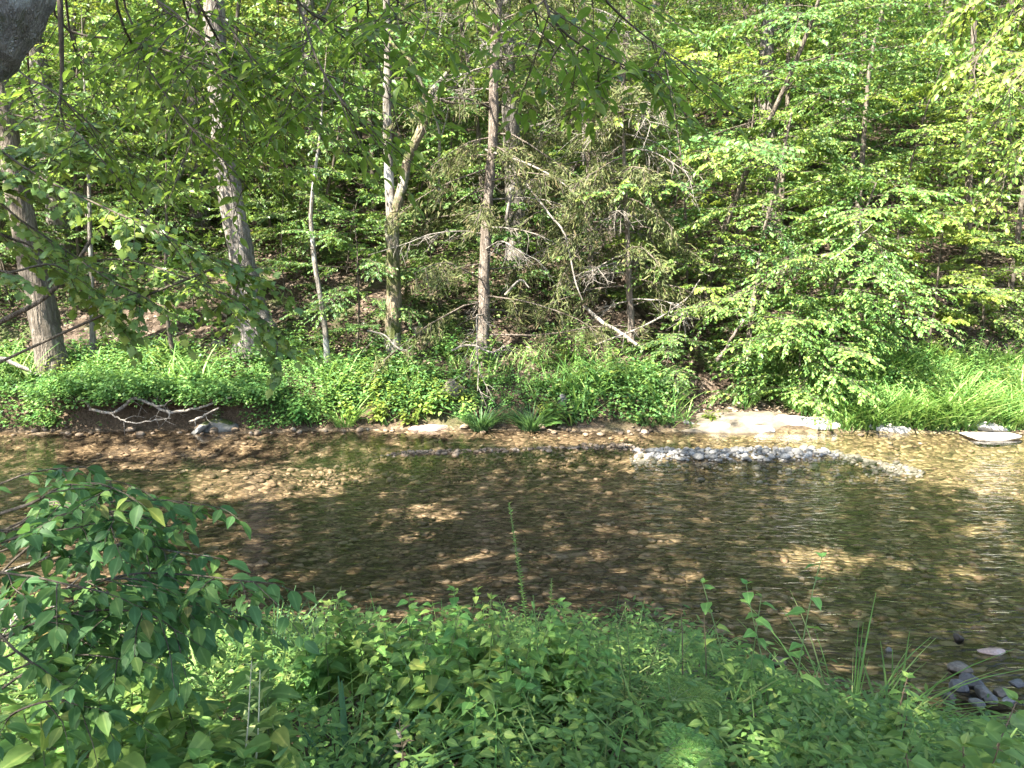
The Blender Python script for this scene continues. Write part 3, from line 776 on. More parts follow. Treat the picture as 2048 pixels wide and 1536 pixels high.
# ---- cedars: drooping feathery boughs with many bare dead limbs
def cedar(name, label, pxs, ws, Y, top, seed, nb, rad, t0, dens=1.0, extra=(), az=None):
    rng = np.random.default_rng(seed)
    ps, rs = wood_from(pxs, ws, Y, top=top)
    e = empty(name, P(*pxs[0], Y), label, "cedar tree")
    g = G(); tube(g, ps, rs, 10, 0.09, rng); obj("trunk", g, M['bark_cedar'], e)
    for xp, w2 in extra:
        q = smooth(np.array([P(x, y, Y + dy) for x, y, dy in xp]), 4)
        g = G(); tube(g, q, np.interp(np.linspace(0, 1, len(q)), np.linspace(0, 1, len(w2)), [w * 0.6 * Y / FPX / 2 for w in w2]), 7, 0.08, rng)
        obj("dead_branch", g, M['dead'], e)
    W = G(); D = G(); L = Leaves()
    for b in range(nb):
        t = t0 + (0.97 - t0) * (b + rng.random()) / nb
        p, tg = at_t(ps, t)
        a = rng.uniform(*az) if az else b * 2.4 + rng.normal(0, 0.3)
        ln = rad * (1.1 - 0.55 * (t - t0) / (1 - t0)) * rng.uniform(0.55, 1.1)
        dead = rng.random() < 0.28
        d = nrm(np.array([math.cos(a), math.sin(a), rng.uniform(-0.1, 0.35)])); k = 6; q = [p]
        for i in range(k):
            d = nrm(d + rng.normal(0, 0.10, 3) + np.array([0, 0, -0.11])); q.append(q[-1] + d * ln / k)
        q = np.array(q)
        D = G()
        tube(D if dead else W, q, np.linspace(0.016, 0.004, k + 1), 5)
        for j in range(int(9 * dens) + 2):
            u = rng.uniform(0.15, 1.0); pp, tq = at_t(q, min(u, 0.99))
            sd = nrm(np.cross(tq, (0, 0, 1.0))) * (1 if j % 2 else -1)
            dv = nrm(tq * 0.6 + sd * rng.uniform(0.2, 0.9) + np.array([0, 0, rng.uniform(-0.9, 0.1)]) + rng.normal(0, 0.15, 3))
            l2 = rng.uniform(0.2, 0.55)
            tw = np.array([pp, pp + dv * l2 * 0.5 + rng.normal(0, 0.02, 3), pp + dv * l2 + np.array([0, 0, -0.08]) + rng.normal(0, 0.03, 3)])
            tube(D if dead else W, tw, [0.006, 0.004, 0.002], 4, cap=False)
            if dead:
                for _ in range(3):
                    s0, _t = at_t(tw, rng.uniform(0.2, 0.9)); dd = nrm(dv + rng.normal(0, 0.6, 3)) * rng.uniform(0.1, 0.3)
                    tube(D, [s0, s0 + dd * 0.5 + rng.normal(0, 0.01, 3), s0 + dd], [0.004, 0.003, 0.0015], 4, cap=False)
                continue
            m = int(rng.integers(26, 46))
            uu = rng.uniform(0.1, 1, m)[:, None]
            pos = tw[0] * (1 - uu) + tw[2] * uu + rng.normal(0, 0.055, (m, 3))
            X = dv * 0.8 + rng.normal(0, 0.5, (m, 3)) + np.array([0, 0, -0.15])
            L.add(pos, X, rng.normal(0, 1, (m, 3)) + np.array([0, 0, 0.6]), rng.uniform(0.07, 0.14, m))
        if dead: obj("dead_branch", D, M['dead'], e)
    lg = G(); L.build(lg, T_NEEDLE, rng=rng)
    obj("branches", W, M['bark_cedar'], e); obj("foliage", lg, M['cedar'], e, smooth=False)
    return e
cedar("cedar_tree", "ragged cedar with peeling reddish-grey trunk and drooping grey-green boughs", [(962, 735), (968, 640), (968, 560), (972, 450), (980, 350), (986, 280), (988, 180), (990, 90), (998, -20)], [30, 24, 22, 20, 20, 20, 19, 18, 17], 13.6, 11, 41, 58, 2.5, 0.14, 1.0,
      extra=[([(1012, 440, 0), (1020, 400, -0.1), (1030, 360, -0.1), (1032, 330, -0.1)], [12, 11, 9, 7]), ([(1050, 365, -0.2), (1100, 430, -0.4), (1130, 470, -0.5), (1150, 560, -0.6), (1165, 600, -0.6)], [7, 7, 6, 5, 3]),
             ([(1190, 180, -0.2), (1215, 195, -0.3), (1240, 215, -0.4), (1300, 225, -0.5)], [7, 6, 5, 3]), ([(970, 300, 0), (1060, 330, -0.3), (1130, 370, -0.5), (1190, 430, -0.7)], [8, 7, 5, 3]), ([(1010, 590, -0.2), (1040, 560, -0.2), (1058, 575, -0.2)], [8, 7, 4]),
             ([(985, 70, 0), (1060, 60, -0.3), (1130, 100, -0.5)], [8, 6, 3])])
cedar("cedar_tree", "slim reddish cedar with bare twigs standing right behind the ragged cedar", [(1182, 520), (1180, 440), (1178, 340), (1175, 260), (1172, 180), (1168, 60)], [15, 13, 13, 12, 11, 9], 14.9, 10, 42, 46, 2.3, 0.12, 1.0, extra=[([(1168, 330, -0.2), (1166, 250, -0.2), (1164, 180, -0.2)], [8, 7, 6]), ([(1175, 300, 0), (1260, 370, -0.4), (1330, 440, -0.6), (1360, 500, -0.7)], [8, 7, 5, 3])])
cedar("cedar_tree", "low drooping cedar with tangled dead limbs left of the bank maple", [(1262, 640), (1258, 560), (1255, 470), (1250, 380)], [14, 12, 10, 9], 13.7, 6.2, 43, 40, 1.9, 0.18, 1.0)

# ---- lit understory on the right and beside the forked tree
def small_tree(name, label, base_px, Y, h, rad, nb, leaf, ls, seed, lean=0.0, t0=0.15, ntw=12, nl=15, T=T_FAR, cat="small tree", shape=SH_ROUND, r0=0.04, bark='twig', rise=0.2, droop=0.4, az=None, group=None):
    rng = np.random.default_rng(seed); ls = ls * 0.76
    b = P(*base_px, Y); b[2] = H(b[0], b[1])
    e = empty(name, b, label, cat, group)
    pts = [b + np.array([0, 0, -0.3])]; d = nrm(np.array([lean, -0.05, 1.0]))
    for i in range(7):
        d = nrm(d + rng.normal(0, 0.06, 3)); pts.append(pts[-1] + d * (h + 0.3) / 7)
    ps = smooth(np.array(pts), 3)
    g = G(); tube(g, ps, np.linspace(r0, r0 * 0.25, len(ps)), 8, 0.04, rng); obj("trunk", g, M[bark], e)
    L = Leaves(); W = G()
    crown_points(L, W, rng, ps, r0 * 0.5, t0, int(nb * 0.72), rad, shape, ls, ntw + 4, nl + 3, rise=rise, droop=droop, azr=az)
    lg = G(); L.build(lg, T, rng=rng)
    obj("branches", W, M[bark], e); obj("crown", lg, M[leaf], e, smooth=False)
    return e
small_tree("bank_shrub", "leafy blue-green shrub spreading in front of the forked trunk", (715, 670), 14.0, 2.7, 1.25, 26, 'forest', 0.085, 51, 0.05, cat="shrub", r0=0.025)
small_tree("bank_maple", "sunlit maple with drooping tiers of leaves above the stone shelf", (1490, 690), 13.9, 4.6, 2.3, 40, 'maple', 0.105, 52, 0.12, r0=0.06, bark='bark_dark')
small_tree("bank_maple", "broad maple hanging over the white slabs with pale sunlit sprays", (1600, 740), 13.6, 3.6, 2.4, 36, 'maple', 0.10, 53, 0.25, r0=0.05, bark='bark_dark', droop=0.6)
small_tree("round_leaf_shrub", "bright round-leaved shrub lit by sun near the right edge", (1850, 725), 13.9, 2.6, 0.9, 20, 'yellow', 0.12, 54, 0.05, cat="shrub", r0=0.03, nl=12)
small_tree("bank_maple", "tall sunny maple filling the slope between the dead limbs and gravel", (1400, 650), 15.4, 7.6, 2.9, 42, 'forest', 0.125, 55, 0.03, r0=0.08, bark='bark_dark')
small_tree("bank_maple", "yellow-tinged maple rising behind the white slabs", (1700, 640), 16.0, 7.2, 2.9, 44, 'maple', 0.125, 56, 0.02, r0=0.08, bark='bark_dark')
small_tree("bank_maple", "leafy maple at the right edge behind the bright grass", (2010, 690), 15.4, 5.6, 2.6, 40, 'yellow', 0.115, 57, -0.05, r0=0.07, bark='bark_dark')
small_tree("bank_shrub", "dense green shrub below the right-hand maple and above the grass", (1960, 720), 14.6, 2.1, 1.3, 24, 'maple', 0.09, 58, 0.0, cat="shrub", r0=0.025)
small_tree("bank_shrub", "low arching shrub with fern-like sprays above the dark hollow", (1640, 690), 13.2, 2.0, 1.3, 22, 'maple', 0.075, 59, 0.2, cat="shrub", r0=0.025, droop=0.7)
small_tree("bank_shrub", "shaded shrub on the slope left of the leaning trunk", (30, 660), 15.0, 2.4, 1.6, 22, 'forest', 0.10, 60, 0.0, cat="shrub", r0=0.025)
small_tree("bank_shrub", "small maple seedling in the clearing left of the pale trunk", (400, 650), 14.6, 1.5, 1.1, 14, 'maple', 0.10, 61, 0.0, cat="shrub", r0=0.02)
small_tree("bank_shrub", "spreading green shrub in the gap between forked trunk and cedar", (880, 560), 15.2, 2.2, 1.3, 20, 'forest', 0.10, 62, 0.0, cat="shrub", r0=0.02)
small_tree("bank_shrub", "leafy shrub beneath the low drooping cedar", (1330, 690), 13.2, 1.2, 0.9, 18, 'forest', 0.075, 63, 0.0, cat="shrub", r0=0.02)
small_tree("bank_shrub", "bright leafy shrub hanging low over the right end of the stone shelf", (1600, 745), 13.1, 2.0, 1.5, 30, 'maple', 0.10, 65, 0.1, cat="shrub", r0=0.025, droop=0.8)
small_tree("bank_shrub", "bright leafy shrub hanging low where the bright grass begins", (1690, 725), 13.9, 2.3, 1.3, 30, 'maple', 0.10, 66, -0.05, cat="shrub", r0=0.025, droop=0.8)
small_tree("bank_shrub", "layered green shrub on the slope right behind the pale trunk", (570, 560), 15.6, 2.6, 1.5, 24, 'forest', 0.10, 67, 0.0, cat="shrub", r0=0.02)
small_tree("bank_shrub", "leafy shrub upslope between the thin grey sapling and the forked tree", (690, 520), 16.4, 2.6, 1.5, 24, 'maple', 0.10, 68, 0.0, cat="shrub", r0=0.02)
small_tree("bank_shrub", "leafy shrub on the slope between the two cedar trunks", (1070, 560), 15.6, 2.2, 1.3, 22, 'forest', 0.10, 69, 0.0, cat="shrub", r0=0.02)
small_tree("bank_shrub", "broad low shrub upslope behind the bent brown trunk", (300, 520), 16.8, 2.8, 1.7, 24, 'maple', 0.11, 70, 0.0, cat="shrub", r0=0.02)
small_tree("bank_shrub", "leafy shrub upslope behind the white dead sapling", (940, 440), 18.2, 2.8, 1.7, 24, 'forest', 0.11, 171, 0.0, cat="shrub", r0=0.02)
small_tree("bank_shrub", "pale-leaved shrub high behind the thin grey sapling", (600, 430), 18.0, 3.0, 1.9, 24, 'maple', 0.11, 64, 0.0, cat="shrub", r0=0.03)

# ------------------------------------------------------------------ unseen trees of the near bank (crowns shaped to shade the stream, with sun gaps)
NRC = np.random.default_rng(77)
def near_tree(base, centre, radii, nclump, h, label, seed, lsz=0.17, per=64):
    rng = np.random.default_rng(seed)
    b = np.array([base[0], base[1], H(*base)])
    e = empty("near_bank_tree", b, label, "tree", "trees standing on the near bank")
    top = np.array(centre) + np.array([0, 0, radii[2] * 0.5])
    ps = smooth(np.array([b + (0, 0, -0.4), b + (0, 0, 0.2), b * 0.6 + np.array([centre[0], centre[1], 0]) * 0.08 + np.array([b[0], b[1], 0]) * 0.32 + (0, 0, h * 0.4), b * 0.4 + top * 0.6, top]), 6)
    g = G(); tube(g, ps, np.linspace(0.24, 0.05, len(ps)), 12, 0.05, rng); obj("trunk", g, M['bark_grey'], e)
    W = G(); L = Leaves()
    for i in range(nclump):
        u = rng.normal(0, 1, 3); u = u / np.linalg.norm(u) * rng.random() ** 0.40
        c = np.array(centre) + u * np.array(radii)
        if i % 4 == 0:
            s, _ = at_t(ps, rng.uniform(0.45, 0.95))
            m = (s + c) / 2 + np.array([0, 0, 0.4])
            tube(W, smooth(np.array([s, m, c]), 3), np.linspace(0.05, 0.008, 7), 5)
        p = c + rng.normal(0, 1, (per, 3)) * np.array([0.75, 0.75, 0.28])
        L.add(p, rng.normal(0, 1, (per, 3)) * np.array([1, 1, 0.4]), rng.normal(0, 0.45, (per, 3)) + np.array([0, 0, 1]), rng.uniform(0.7, 1.2, per) * lsz)
    def keep(p):
        px, py, dp = pix(p)
        seen = (dp > 0.1) & (px > -150) & (px < 2200) & (py > -120)
        k = ~seen
        gp = sun_gap(p)
        k &= rng.random(len(p)) > gp * 1.5  # leaves cut away so the sun reaches the chosen patches
        # let the hillside keep its sun, more of it towards the right
        t = p[:, 2] / SUN[2]; q = p[:, :2] - SUN[None, :2] * t[:, None]
        open_ = sst(12.9, 14.2, q[:, 1]) * (0.04 + 0.90 * sst(0.3, 3.5, q[:, 0]))
        k &= rng.random(len(p)) > open_
        return k
    lg = G(); L.build(lg, T_FAR, keep=keep, rng=rng)
    obj("branches", W, M['bark_dark'], e); obj("crown", lg, M['canopy'], e, smooth=False)
near_tree((-6.6, 1.0), (-6.5, 2.6, 10.5), (5.0, 4.8, 2.4), 210, 12, "tall shade tree on the near bank beyond the left edge of view", 71)
near_tree((-3.2, -5.0), (-2.3, 0.6, 9.5), (5.0, 4.2, 2.2), 170, 11, "tall shade tree behind the viewer, left of the path", 72)
near_tree((4.6, -3.2), (3.4, 1.6, 9.5), (4.2, 3.2, 2.0), 36, 11, "tall shade tree behind the viewer, to the right", 73)
near_tree((-12.5, 1.5), (-11.5, 4.5, 10.5), (4.8, 4.8, 2.4), 170, 12, "tall shade tree far left along the near bank", 74)
near_tree((-5.0, -9.0), (-6.0, -4.6, 10.5), (5.0, 3.8, 2.2), 135, 12, "tall shade tree well behind the viewer", 75)

# ---- the tree whose limb crosses the top left corner and whose leaves hang over the view
def overhang():
    rng = np.random.default_rng(81)
    limb = [P(-420, 260, 1.05), P(-230, 120, 1.15), P(-110, 30, 1.2), P(-45, -30, 1.22), P(-8, -110, 1.25), P(0, -260, 1.3), P(-10, -500, 1.4)]
    b = np.array([-1.75, 0.55, 0.0]); b[2] = H(b[0], b[1])
    e = empty("overhanging_tree", b, "near tree whose mottled grey limb fills the top left corner", "tree")
    pts = smooth(np.array([b + (0, 0, -0.3), b + (0.0, 0.05, 0.5), b + (0.1, 0.15, 1.2)] + limb[0:]), 5)
    g = G(); tube(g, pts, np.linspace(0.15, 0.072, len(pts)), 18, 0.025, rng); obj("trunk", g, M['bark_near'], e)
    top = limb[-1]
    BR = [([(235, 15), (290, 125), (335, 195), (390, 265), (470, 345), (530, 420)], 2.9, 70), ([(110, 30), (250, 80), (330, 100), (440, 140), (560, 200), (640, 240)], 3.0, 80),
          ([(590, -10), (632, 115), (685, 205), (735, 265)], 2.6, 55), ([(20, 105), (110, 185), (200, 265), (290, 335), (360, 420)], 3.2, 60),
          ([(1060, -40), (1105, 40), (1170, 95), (1250, 130), (1330, 150)], 2.6, 66), ([(1160, -60), (1230, 20), (1300, 80), (1370, 130)], 2.7, 46), ([(1040, -30), (1080, 60), (1130, 110)], 2.7, 26),
          ([(780, -40), (790, 20), (800, 60)], 2.6, 22), ([(660, -40), (620, 60), (590, 150), (580, 230)], 3.0, 46), ([(420, -30), (470, 70), (540, 150), (620, 200)], 3.1, 60), ([(300, -30), (380, 50), (480, 120), (560, 260)], 3.3, 60),
          ([(130, -20), (150, 100), (200, 200), (260, 300)], 3.4, 56), ([(720, -40), (735, 40), (760, 110)], 2.8, 26), ([(930, -60), (945, -10), (955, 30)], 2.6, 14), ([(860, -50), (850, 0), (858, 40)], 2.7, 10), ([(60, 180), (150, 260), (230, 350), (330, 470), (420, 590)], 3.6, 40)]
    for m in range(6):
        x0 = rng.uniform(120, 620); y0 = rng.uniform(-60, 30); w = rng.uniform(60, 240)
        BR.append(([(x0, y0), (x0 + w * 0.4, y0 + 90), (x0 + w * 0.8, y0 + 170), (x0 + w, y0 + rng.uniform(230, 330))], rng.uniform(2.9, 3.9), 60))
    L = Leaves()
    for k, (px, Y, nl) in enumerate(BR):
        q = [P(x, y, Y + 0.25 * math.sin(i * 1.3 + k)) for i, (x, y) in enumerate(px)]
        a = q[0]
        q = [np.array([top[0] * 0.5 + a[0] * 0.5, top[1] * 0.45 + a[1] * 0.55, max(top[2], a[2]) + 0.35])] + q
        if k % 3 == 0: q = [top] + q
        pp = smooth(np.array(q), 4)
        W = G(); tube(W, pp, np.linspace(0.006, 0.0018, len(pp)), 6)
        for j in range(int(nl / 3.6)):
            u = rng.uniform(0.25, 1.0); s, tg = at_t(pp, min(u, 0.995))
            px_, py_, _ = pix(s)
            sd = nrm(np.cross(tg, (0, 0, 1.0))) * rng.choice([-1, 1])
            twig(L, W, rng, s, tg * 0.5 + sd * rng.uniform(0.3, 1) + np.array([0, 0, -0.32]) + rng.normal(0, 0.15, 3), rng.uniform(0.2, 0.45), 0.0025, 11, 0.068 if k in (4, 5, 6, 7, 9, 10, 12, 13, 14) else 0.053, droop=0.30, tipdroop=0.3, nn=0.35, zs=0.45)
        obj("branch", W, M['twig'], e)
    W = G(); q = smooth(np.array([P(118, -60, 3.1), P(122, 60, 3.1), P(124, 150, 3.15), P(120, 210, 3.1), P(132, 262, 3.1)]), 4); tube(W, q, np.linspace(0.012, 0.003, len(q)), 6); obj("branch", W, M['twig'], e)
    lg = G(); L.build(lg, T_OV, 0.82, rng=rng); obj("foliage", lg, M['over'], e)
overhang()

def side_tree(name, label, base, limbs, T, ls, leaf, seed, top, wid=1.0, tw=(0.3, 0.6), nl=9, dead=None, wood='twig'):
    rng = np.random.default_rng(seed)
    b = np.array([base[0], base[1], H(*base)])
    e = empty(name, b, label, "tree")
    tp = np.array([b[0] + 0.3, b[1] + 0.1, top])
    tr = smooth(np.array([b + (0, 0, -0.4), b + (0.05, 0, 0.6), b * 0.5 + tp * 0.5 + (0.1, 0, 0), tp]), 6)
    g = G(); tube(g, tr, np.linspace(0.11, 0.03, len(tr)), 10, 0.04, rng); obj("trunk", g, M['bark_dark'], e)
    L = Leaves()
    for k, (px, Y, ntw) in enumerate(limbs):
        q = [P(x, y, Y + 0.3 * math.sin(i + 2 * k)) for i, (x, y) in enumerate(px)]
        zz = min(max(q[0][2] + 0.3, b[2] + 0.6), top - 0.2); u = (zz - b[2]) / (top - b[2])
        q = [at_t(tr, min(0.98, u))[0]] + q
        pp = smooth(np.array(q), 4); W = G(); tube(W, pp, np.linspace(0.013, 0.003, len(pp)), 6)
        for j in range(int(ntw * 1.5)):
            s, tg = at_t(pp, min(0.99, rng.uniform(0.2, 1.0)))
            sd = nrm(np.cross(tg, (0, 0, 1.0))) * (1 if j % 2 else -1)
            twig(L, W, rng, s, tg * 0.7 + sd * rng.uniform(0.3, 1) + np.array([0, 0, rng.uniform(-0.35, 0.1)]), rng.uniform(*tw), 0.004, nl, ls, droop=0.45, nn=0.35)
        obj("branch", W, M[wood], e)
    if dead:
        for px, Y, w in dead:
            q = smooth(np.array([P(x, y, Y) for x, y in px]), 4); W = G(); tube(W, q, np.linspace(w, w * 0.6, len(q)), 8, 0.06, rng); obj("dead_branch", W, M['bark_dark'], e)
    lg = G(); L.build(lg, T, wid, rng=rng); obj("foliage", lg, M[leaf], e)
    return e
side_tree("stream_maple", "maple beyond the left edge reaching lobed leafy boughs over the stream", (-5.6, 6.2),
          [([(-120, 340), (40, 440), (130, 500), (220, 560), (300, 600)], 6.2, 26), ([(-100, 270), (90, 360), (220, 420), (330, 470), (430, 520), (520, 560)], 6.4, 34), ([(-120, 420), (30, 350), (130, 310), (230, 330)], 6.8, 24),
           ([(-100, 460), (30, 480), (140, 520), (260, 520), (380, 560), (470, 600), (540, 650)], 6.6, 34), ([(-100, 300), (20, 300), (90, 280), (160, 250)], 7.2, 18), ([(-100, 560), (20, 545), (110, 530), (180, 590), (230, 640)], 6.0, 14), ([(420, 540), (470, 600), (500, 650), (560, 690)], 6.5, 12), ([(-90, 200), (30, 230), (120, 250), (200, 300), (300, 360)], 7.4, 22)],
          T_MAPLE, 0.088, 'maple', 91, 6.5, dead=[([(-60, 690), (0, 645), (75, 605), (118, 568), (150, 530), (185, 475)], 7.4, 0.028)])
side_tree("streamside_tree", "tree beyond the right edge hanging yellow-green leaves in the top right corner", (6.9, 7.2),
          [([(2250, -100), (2100, -20), (2000, 60), (1950, 130), (1960, 200)], 6.8, 26), ([(2250, 40), (2120, 90), (2030, 160), (1990, 260)], 6.6, 22), ([(2240, -160), (2080, -60), (1960, 0), (1900, 50)], 7.0, 20), ([(2250, 180), (2120, 220), (2030, 300), (2000, 400)], 7.2, 16)],
          T_MID, 0.072, 'yellow', 92, 7.5)

# ------------------------------------------------------------------ ground plants and litter of the far side
def sample_bank(rng, n, smin, smax, xr=(-11, 11)):
    x = rng.uniform(xr[0], xr[1], n); s = smin + (smax - smin) * rng.random(n) ** 1.0
    y = far_edge(x) + s
    return x, y, s
def rosettes(g, rng, x, y, hmax, nleaf, ls, T, spread=0.5, tilt=0.35, z=None):
    n = len(x); z = height(x, y) if z is None else z
    hh = hmax * rng.uniform(0.25, 1.0, n) * (0.35 + 1.5 * vnoise(x * 1.2, y * 1.2, 71) ** 1.5)
    k = nleaf
    X0 = np.repeat(np.stack([x, y, z], -1), k, 0); hh = np.repeat(hh, k)
    f = rng.uniform(0.2, 1.0, n * k); a = rng.uniform(0, 6.283, n * k)
    out = np.stack([np.cos(a), np.sin(a), np.zeros_like(a)], -1)
    lean = np.repeat(rng.normal(0, 0.25, (n, 2)), k, 0)
    pos = X0 + out * (0.03 + spread * ls * rng.random(n * k))[:, None]
    pos[:, 2] += hh * f; pos[:, :2] += lean * (hh * f)[:, None]
    d = out + np.array([0, 0, 0.0]) + rng.normal(0, 0.25, (n * k, 3)); d[:, 2] -= 0.15
    place(g, T, pos, d, np.array([0, 0, 1.0]) + rng.normal(0, tilt, (n * k, 3)), ls * rng.uniform(0.55, 1.25, n * k), rng=rng)

def sod_edge(x): return far_edge(x) - 0.05 + 0.55 * fbm(np.asarray(x) * 1.5, np.asarray(x) * 0 + 2.2, 91) + 0.25 * fbm(np.asarray(x) * 6, np.asarray(x) * 0 + 5.2, 93)
def overhanging_sod():
    # the root-bound lip of turf that juts out over the undercut bank
    x = np.linspace(-7.7, -3.8, 60); e = sst(-7.7, -7.2, x) * (1 - sst(-4.4, -3.8, x))
    yf_ = sod_edge(x) + (1 - e) * 0.5; g = G(); rows = []
    for dy, dz in ((0.95, -0.05), (0.5, -0.06), (0.12, -0.10), (0.0, -0.04), (0.04, 0.03), (0.3, 0.06), (0.95, 0.16)):
        rows.append(np.stack([x, yf_ + dy, 0.55 + dz + 0.10 * fbm(x * 5, x * 0 + dy * 9, 92) + 0.20 * fbm(x * 0.9, x * 0, 94)], -1))
    V = np.stack(rows); n = len(x); i = np.arange(len(rows) - 1)[:, None] * n + np.arange(n - 1)[None]
    g.add(V.reshape(-1, 3), np.stack([i, i + 1, i + 1 + n, i + n], -1).reshape(-1, 4))
    o = obj("overhanging_bank", g, M['sod']); tag(o, "root-bound lip of turf jutting over the undercut left bank", "bank", kind='structure')
overhanging_sod()
def far_ground():
    rng = np.random.default_rng(101)
    # thick low herbs on the bank
    g = G()
    x, y, s = sample_bank(rng, 10500, 0.10, 2.1)
    hole = (x > 2.6) & (x < 5.6) & (s < 1.5)               # bare rock shelf
    cutl = (x < -3.9) & (s < 0.55)                          # bare cut bank
    dens = vnoise(x * 0.9, y * 0.9, 3) + 0.30 * (s < 1.5)
    k = ~hole & ~(cutl & (rng.random(len(x)) < 0.97)) & (s > 0.06 + 0.5 * vnoise(x * 1.7, y * 0, 83) * (x > -3.5)) & (dens > 0.57 + 0.12 * ((x > -2.5) & (x < 2.6) & (s > 0.9)))
    x, y, s = x[k], y[k], s[k]
    kk = vnoise(x * 0.8, y * 0.8, 19) > 0.5
    rosettes(g, rng, x[kk], y[kk], 0.46, 11, 0.052, T_FAR); g2 = G(); rosettes(g2, rng, x[~kk], y[~kk], 0.40, 9, 0.080, T_FAR)
    o = obj("bank_herbs", g2, M['forest'], smooth=False); tag(o, "broader-leaved darker herbs in patches on the far bank", "herbs", kind="stuff")
    xs_ = rng.uniform(-7.6, -3.9, 1300); ys_ = sod_edge(xs_) + 0.60 * rng.random(1300) ** 1.4 - 0.04
    rosettes(g, rng, xs_, ys_, 0.34, 11, 0.062, T_FAR, spread=1.6, z=0.58 + 0.20 * fbm(xs_ * 0.9, xs_ * 0, 94) - 0.16 * rng.random(1300) * (ys_ < sod_edge(xs_) + 0.05) + 0.15 * np.clip(ys_ - sod_edge(xs_), 0, 1))
    xh = rng.uniform(-10, -3.4, 900); yh = far_edge(xh) + rng.uniform(0.15, 0.55, 900); kh = (vnoise(xh * 1.3, yh * 0, 29) > 0.42) & ((xh < -7.3) | (xh > -4.3))
    rosettes(g, rng, xh[kh], yh[kh], 0.30, 12, 0.065, T_FAR, spread=2.6)
    o = obj("bank_herbs", g, M['herb'], smooth=False); tag(o, "thick low green herbs covering the far bank above the waterline", "herbs", kind="stuff")
    # sparser herbs and seedlings up the slope
    g = G()
    x = rng.uniform(-26, 26, 30000); y = far_edge(x) + 1.7 + 22 * rng.random(30000) ** 1.2
    k = (vnoise(x * 0.55, y * 0.55, 13) * 0.7 + vnoise(x * 1.9, y * 1.9, 14) * 0.3 > 0.40 + 0.10 * (y < 16)) & (np.abs(x) < 0.75 * y + 1)
    rosettes(g, rng, x[k], y[k], 0.45, 9, 0.075, T_FAR)
    o = obj("slope_herbs", g, M['forest'], smooth=False); tag(o, "scattered herbs and seedlings on the leaf-littered hillside", "herbs", kind="stuff")
    # dead leaves
    g = G(); n = 16000
    x = rng.uniform(-14, 14, n); y = far_edge(x) + 0.8 + 10 * rng.random(n) ** 1.5
    z = height(x, y) + 0.015
    place(g, T_MID, np.stack([x, y, z], -1), rng.normal(0, 1, (n, 3)) * np.array([1, 1, 0.25]), np.array([0, -0.4, 1.0]) + rng.normal(0, 0.4, (n, 3)), rng.uniform(0.05, 0.12, n), rng=rng)
    o = obj("leaf_litter", g, M['litter'], smooth=False); tag(o, "dead tan leaves strewn over the far slope", "leaf litter", kind="stuff")
    # grass: bright stand at the right, wisps elsewhere on the bank
    g = G(); n = 11000
    x = rng.uniform(4.9, 10.5, n); s = 0.05 + 1.9 * rng.random(n) ** 1.2; y = far_edge(x) + s
    k = (rng.random(n) < sst(4.9, 6.0, x + 0.6 * s)) & (vnoise(x * 2.2, y * 2.2, 97) + 0.25 * rng.random(n) > 0.42)
    x, y = x[k], y[k]; n2 = 3800
    xb = rng.uniform(-9, 3.0, n2); sb = 0.12 + 1.7 * rng.random(n2); yb = far_edge(xb) + sb
    kb = (vnoise(xb * 1.1, yb * 1.1, 23) > 0.5) & ~((xb < -3.9) & (sb < 0.6))
    x = np.concatenate([x, xb[kb]]); y = np.concatenate([y, yb[kb]]); n = len(x)
    a = rng.uniform(0, 6.283, n)
    tl = rng.uniform(0.1, 0.75, n)
    d = np.stack([np.cos(a) * tl, np.sin(a) * tl - 0.05, np.ones(n)], -1)
    N = np.stack([-np.cos(a), -np.sin(a), np.full(n, 0.45)], -1)
    place(g, T_GR, np.stack([x, y, height(x, y) - 0.01], -1), d, N, rng.uniform(0.16, 0.60, n) * (0.5 + vnoise(x * 1.6, y * 1.6, 98)), rng.uniform(0.8, 1.5, n), rng=rng)
    o = obj("bank_grass", g, M['grass']); tag(o, "bright tall grass growing on the far bank, thickest at the right", "grass", kind="stuff")
far_ground()

def grass_clump(name, label, base, n, ln, mat, seed, spread=0.12, lean=0.5, cat="grass clump", T=T_GR, wid=1.0, group=None):
    rng = np.random.default_rng(seed)
    b = np.array([base[0], base[1], H(base[0], base[1])])
    g = G(); a = rng.uniform(0, 6.283, n); r = spread * np.sqrt(rng.random(n))
    pos = b + np.stack([np.cos(a) * r, np.sin(a) * r, np.full(n, -0.02)], -1)
    lo = lean * rng.uniform(0.2, 1, n)
    d = np.stack([np.cos(a) * lo, np.sin(a) * lo, np.ones(n)], -1); N = np.stack([-np.cos(a), -np.sin(a), np.full(n, 0.4)], -1)
    place(g, T, pos, d, N, ln * rng.uniform(0.55, 1.1, n), wid, rng=rng)
    o = obj(name, g, M[mat], None, tuple(b)); tag(o, label, cat, group)
    return o
def far_clump(px, py, *a, **k):
    p = GP(px, py); return grass_clump(a[0], a[1], (p[0], p[1]), *a[2:], **k)
far_clump(962, 858, "sedge_clump", "arching dark green sedge tuft at the far waterline, left one of the pair", 170, 0.52, 'sedge', 111, 0.16, 0.75)
far_clump(1062, 856, "sedge_clump", "arching dark green sedge tuft at the far waterline, right one of the pair", 200, 0.52, 'sedge', 112, 0.20, 0.8)
far_clump(1490, 815, "sedge_clump", "thin sparse grass tuft growing on the brown stone shelf", 26, 0.42, 'grass', 113, 0.12, 0.4)
far_clump(1640, 835, "sedge_clump", "upright grass tuft beside the white slab", 40, 0.5, 'grass', 114, 0.14, 0.35)
far_clump(690, 850, "sedge_clump", "leafy fresh green tuft overhanging the water left of the pink slab", 90, 0.45, 'grass', 115, 0.16, 0.7)
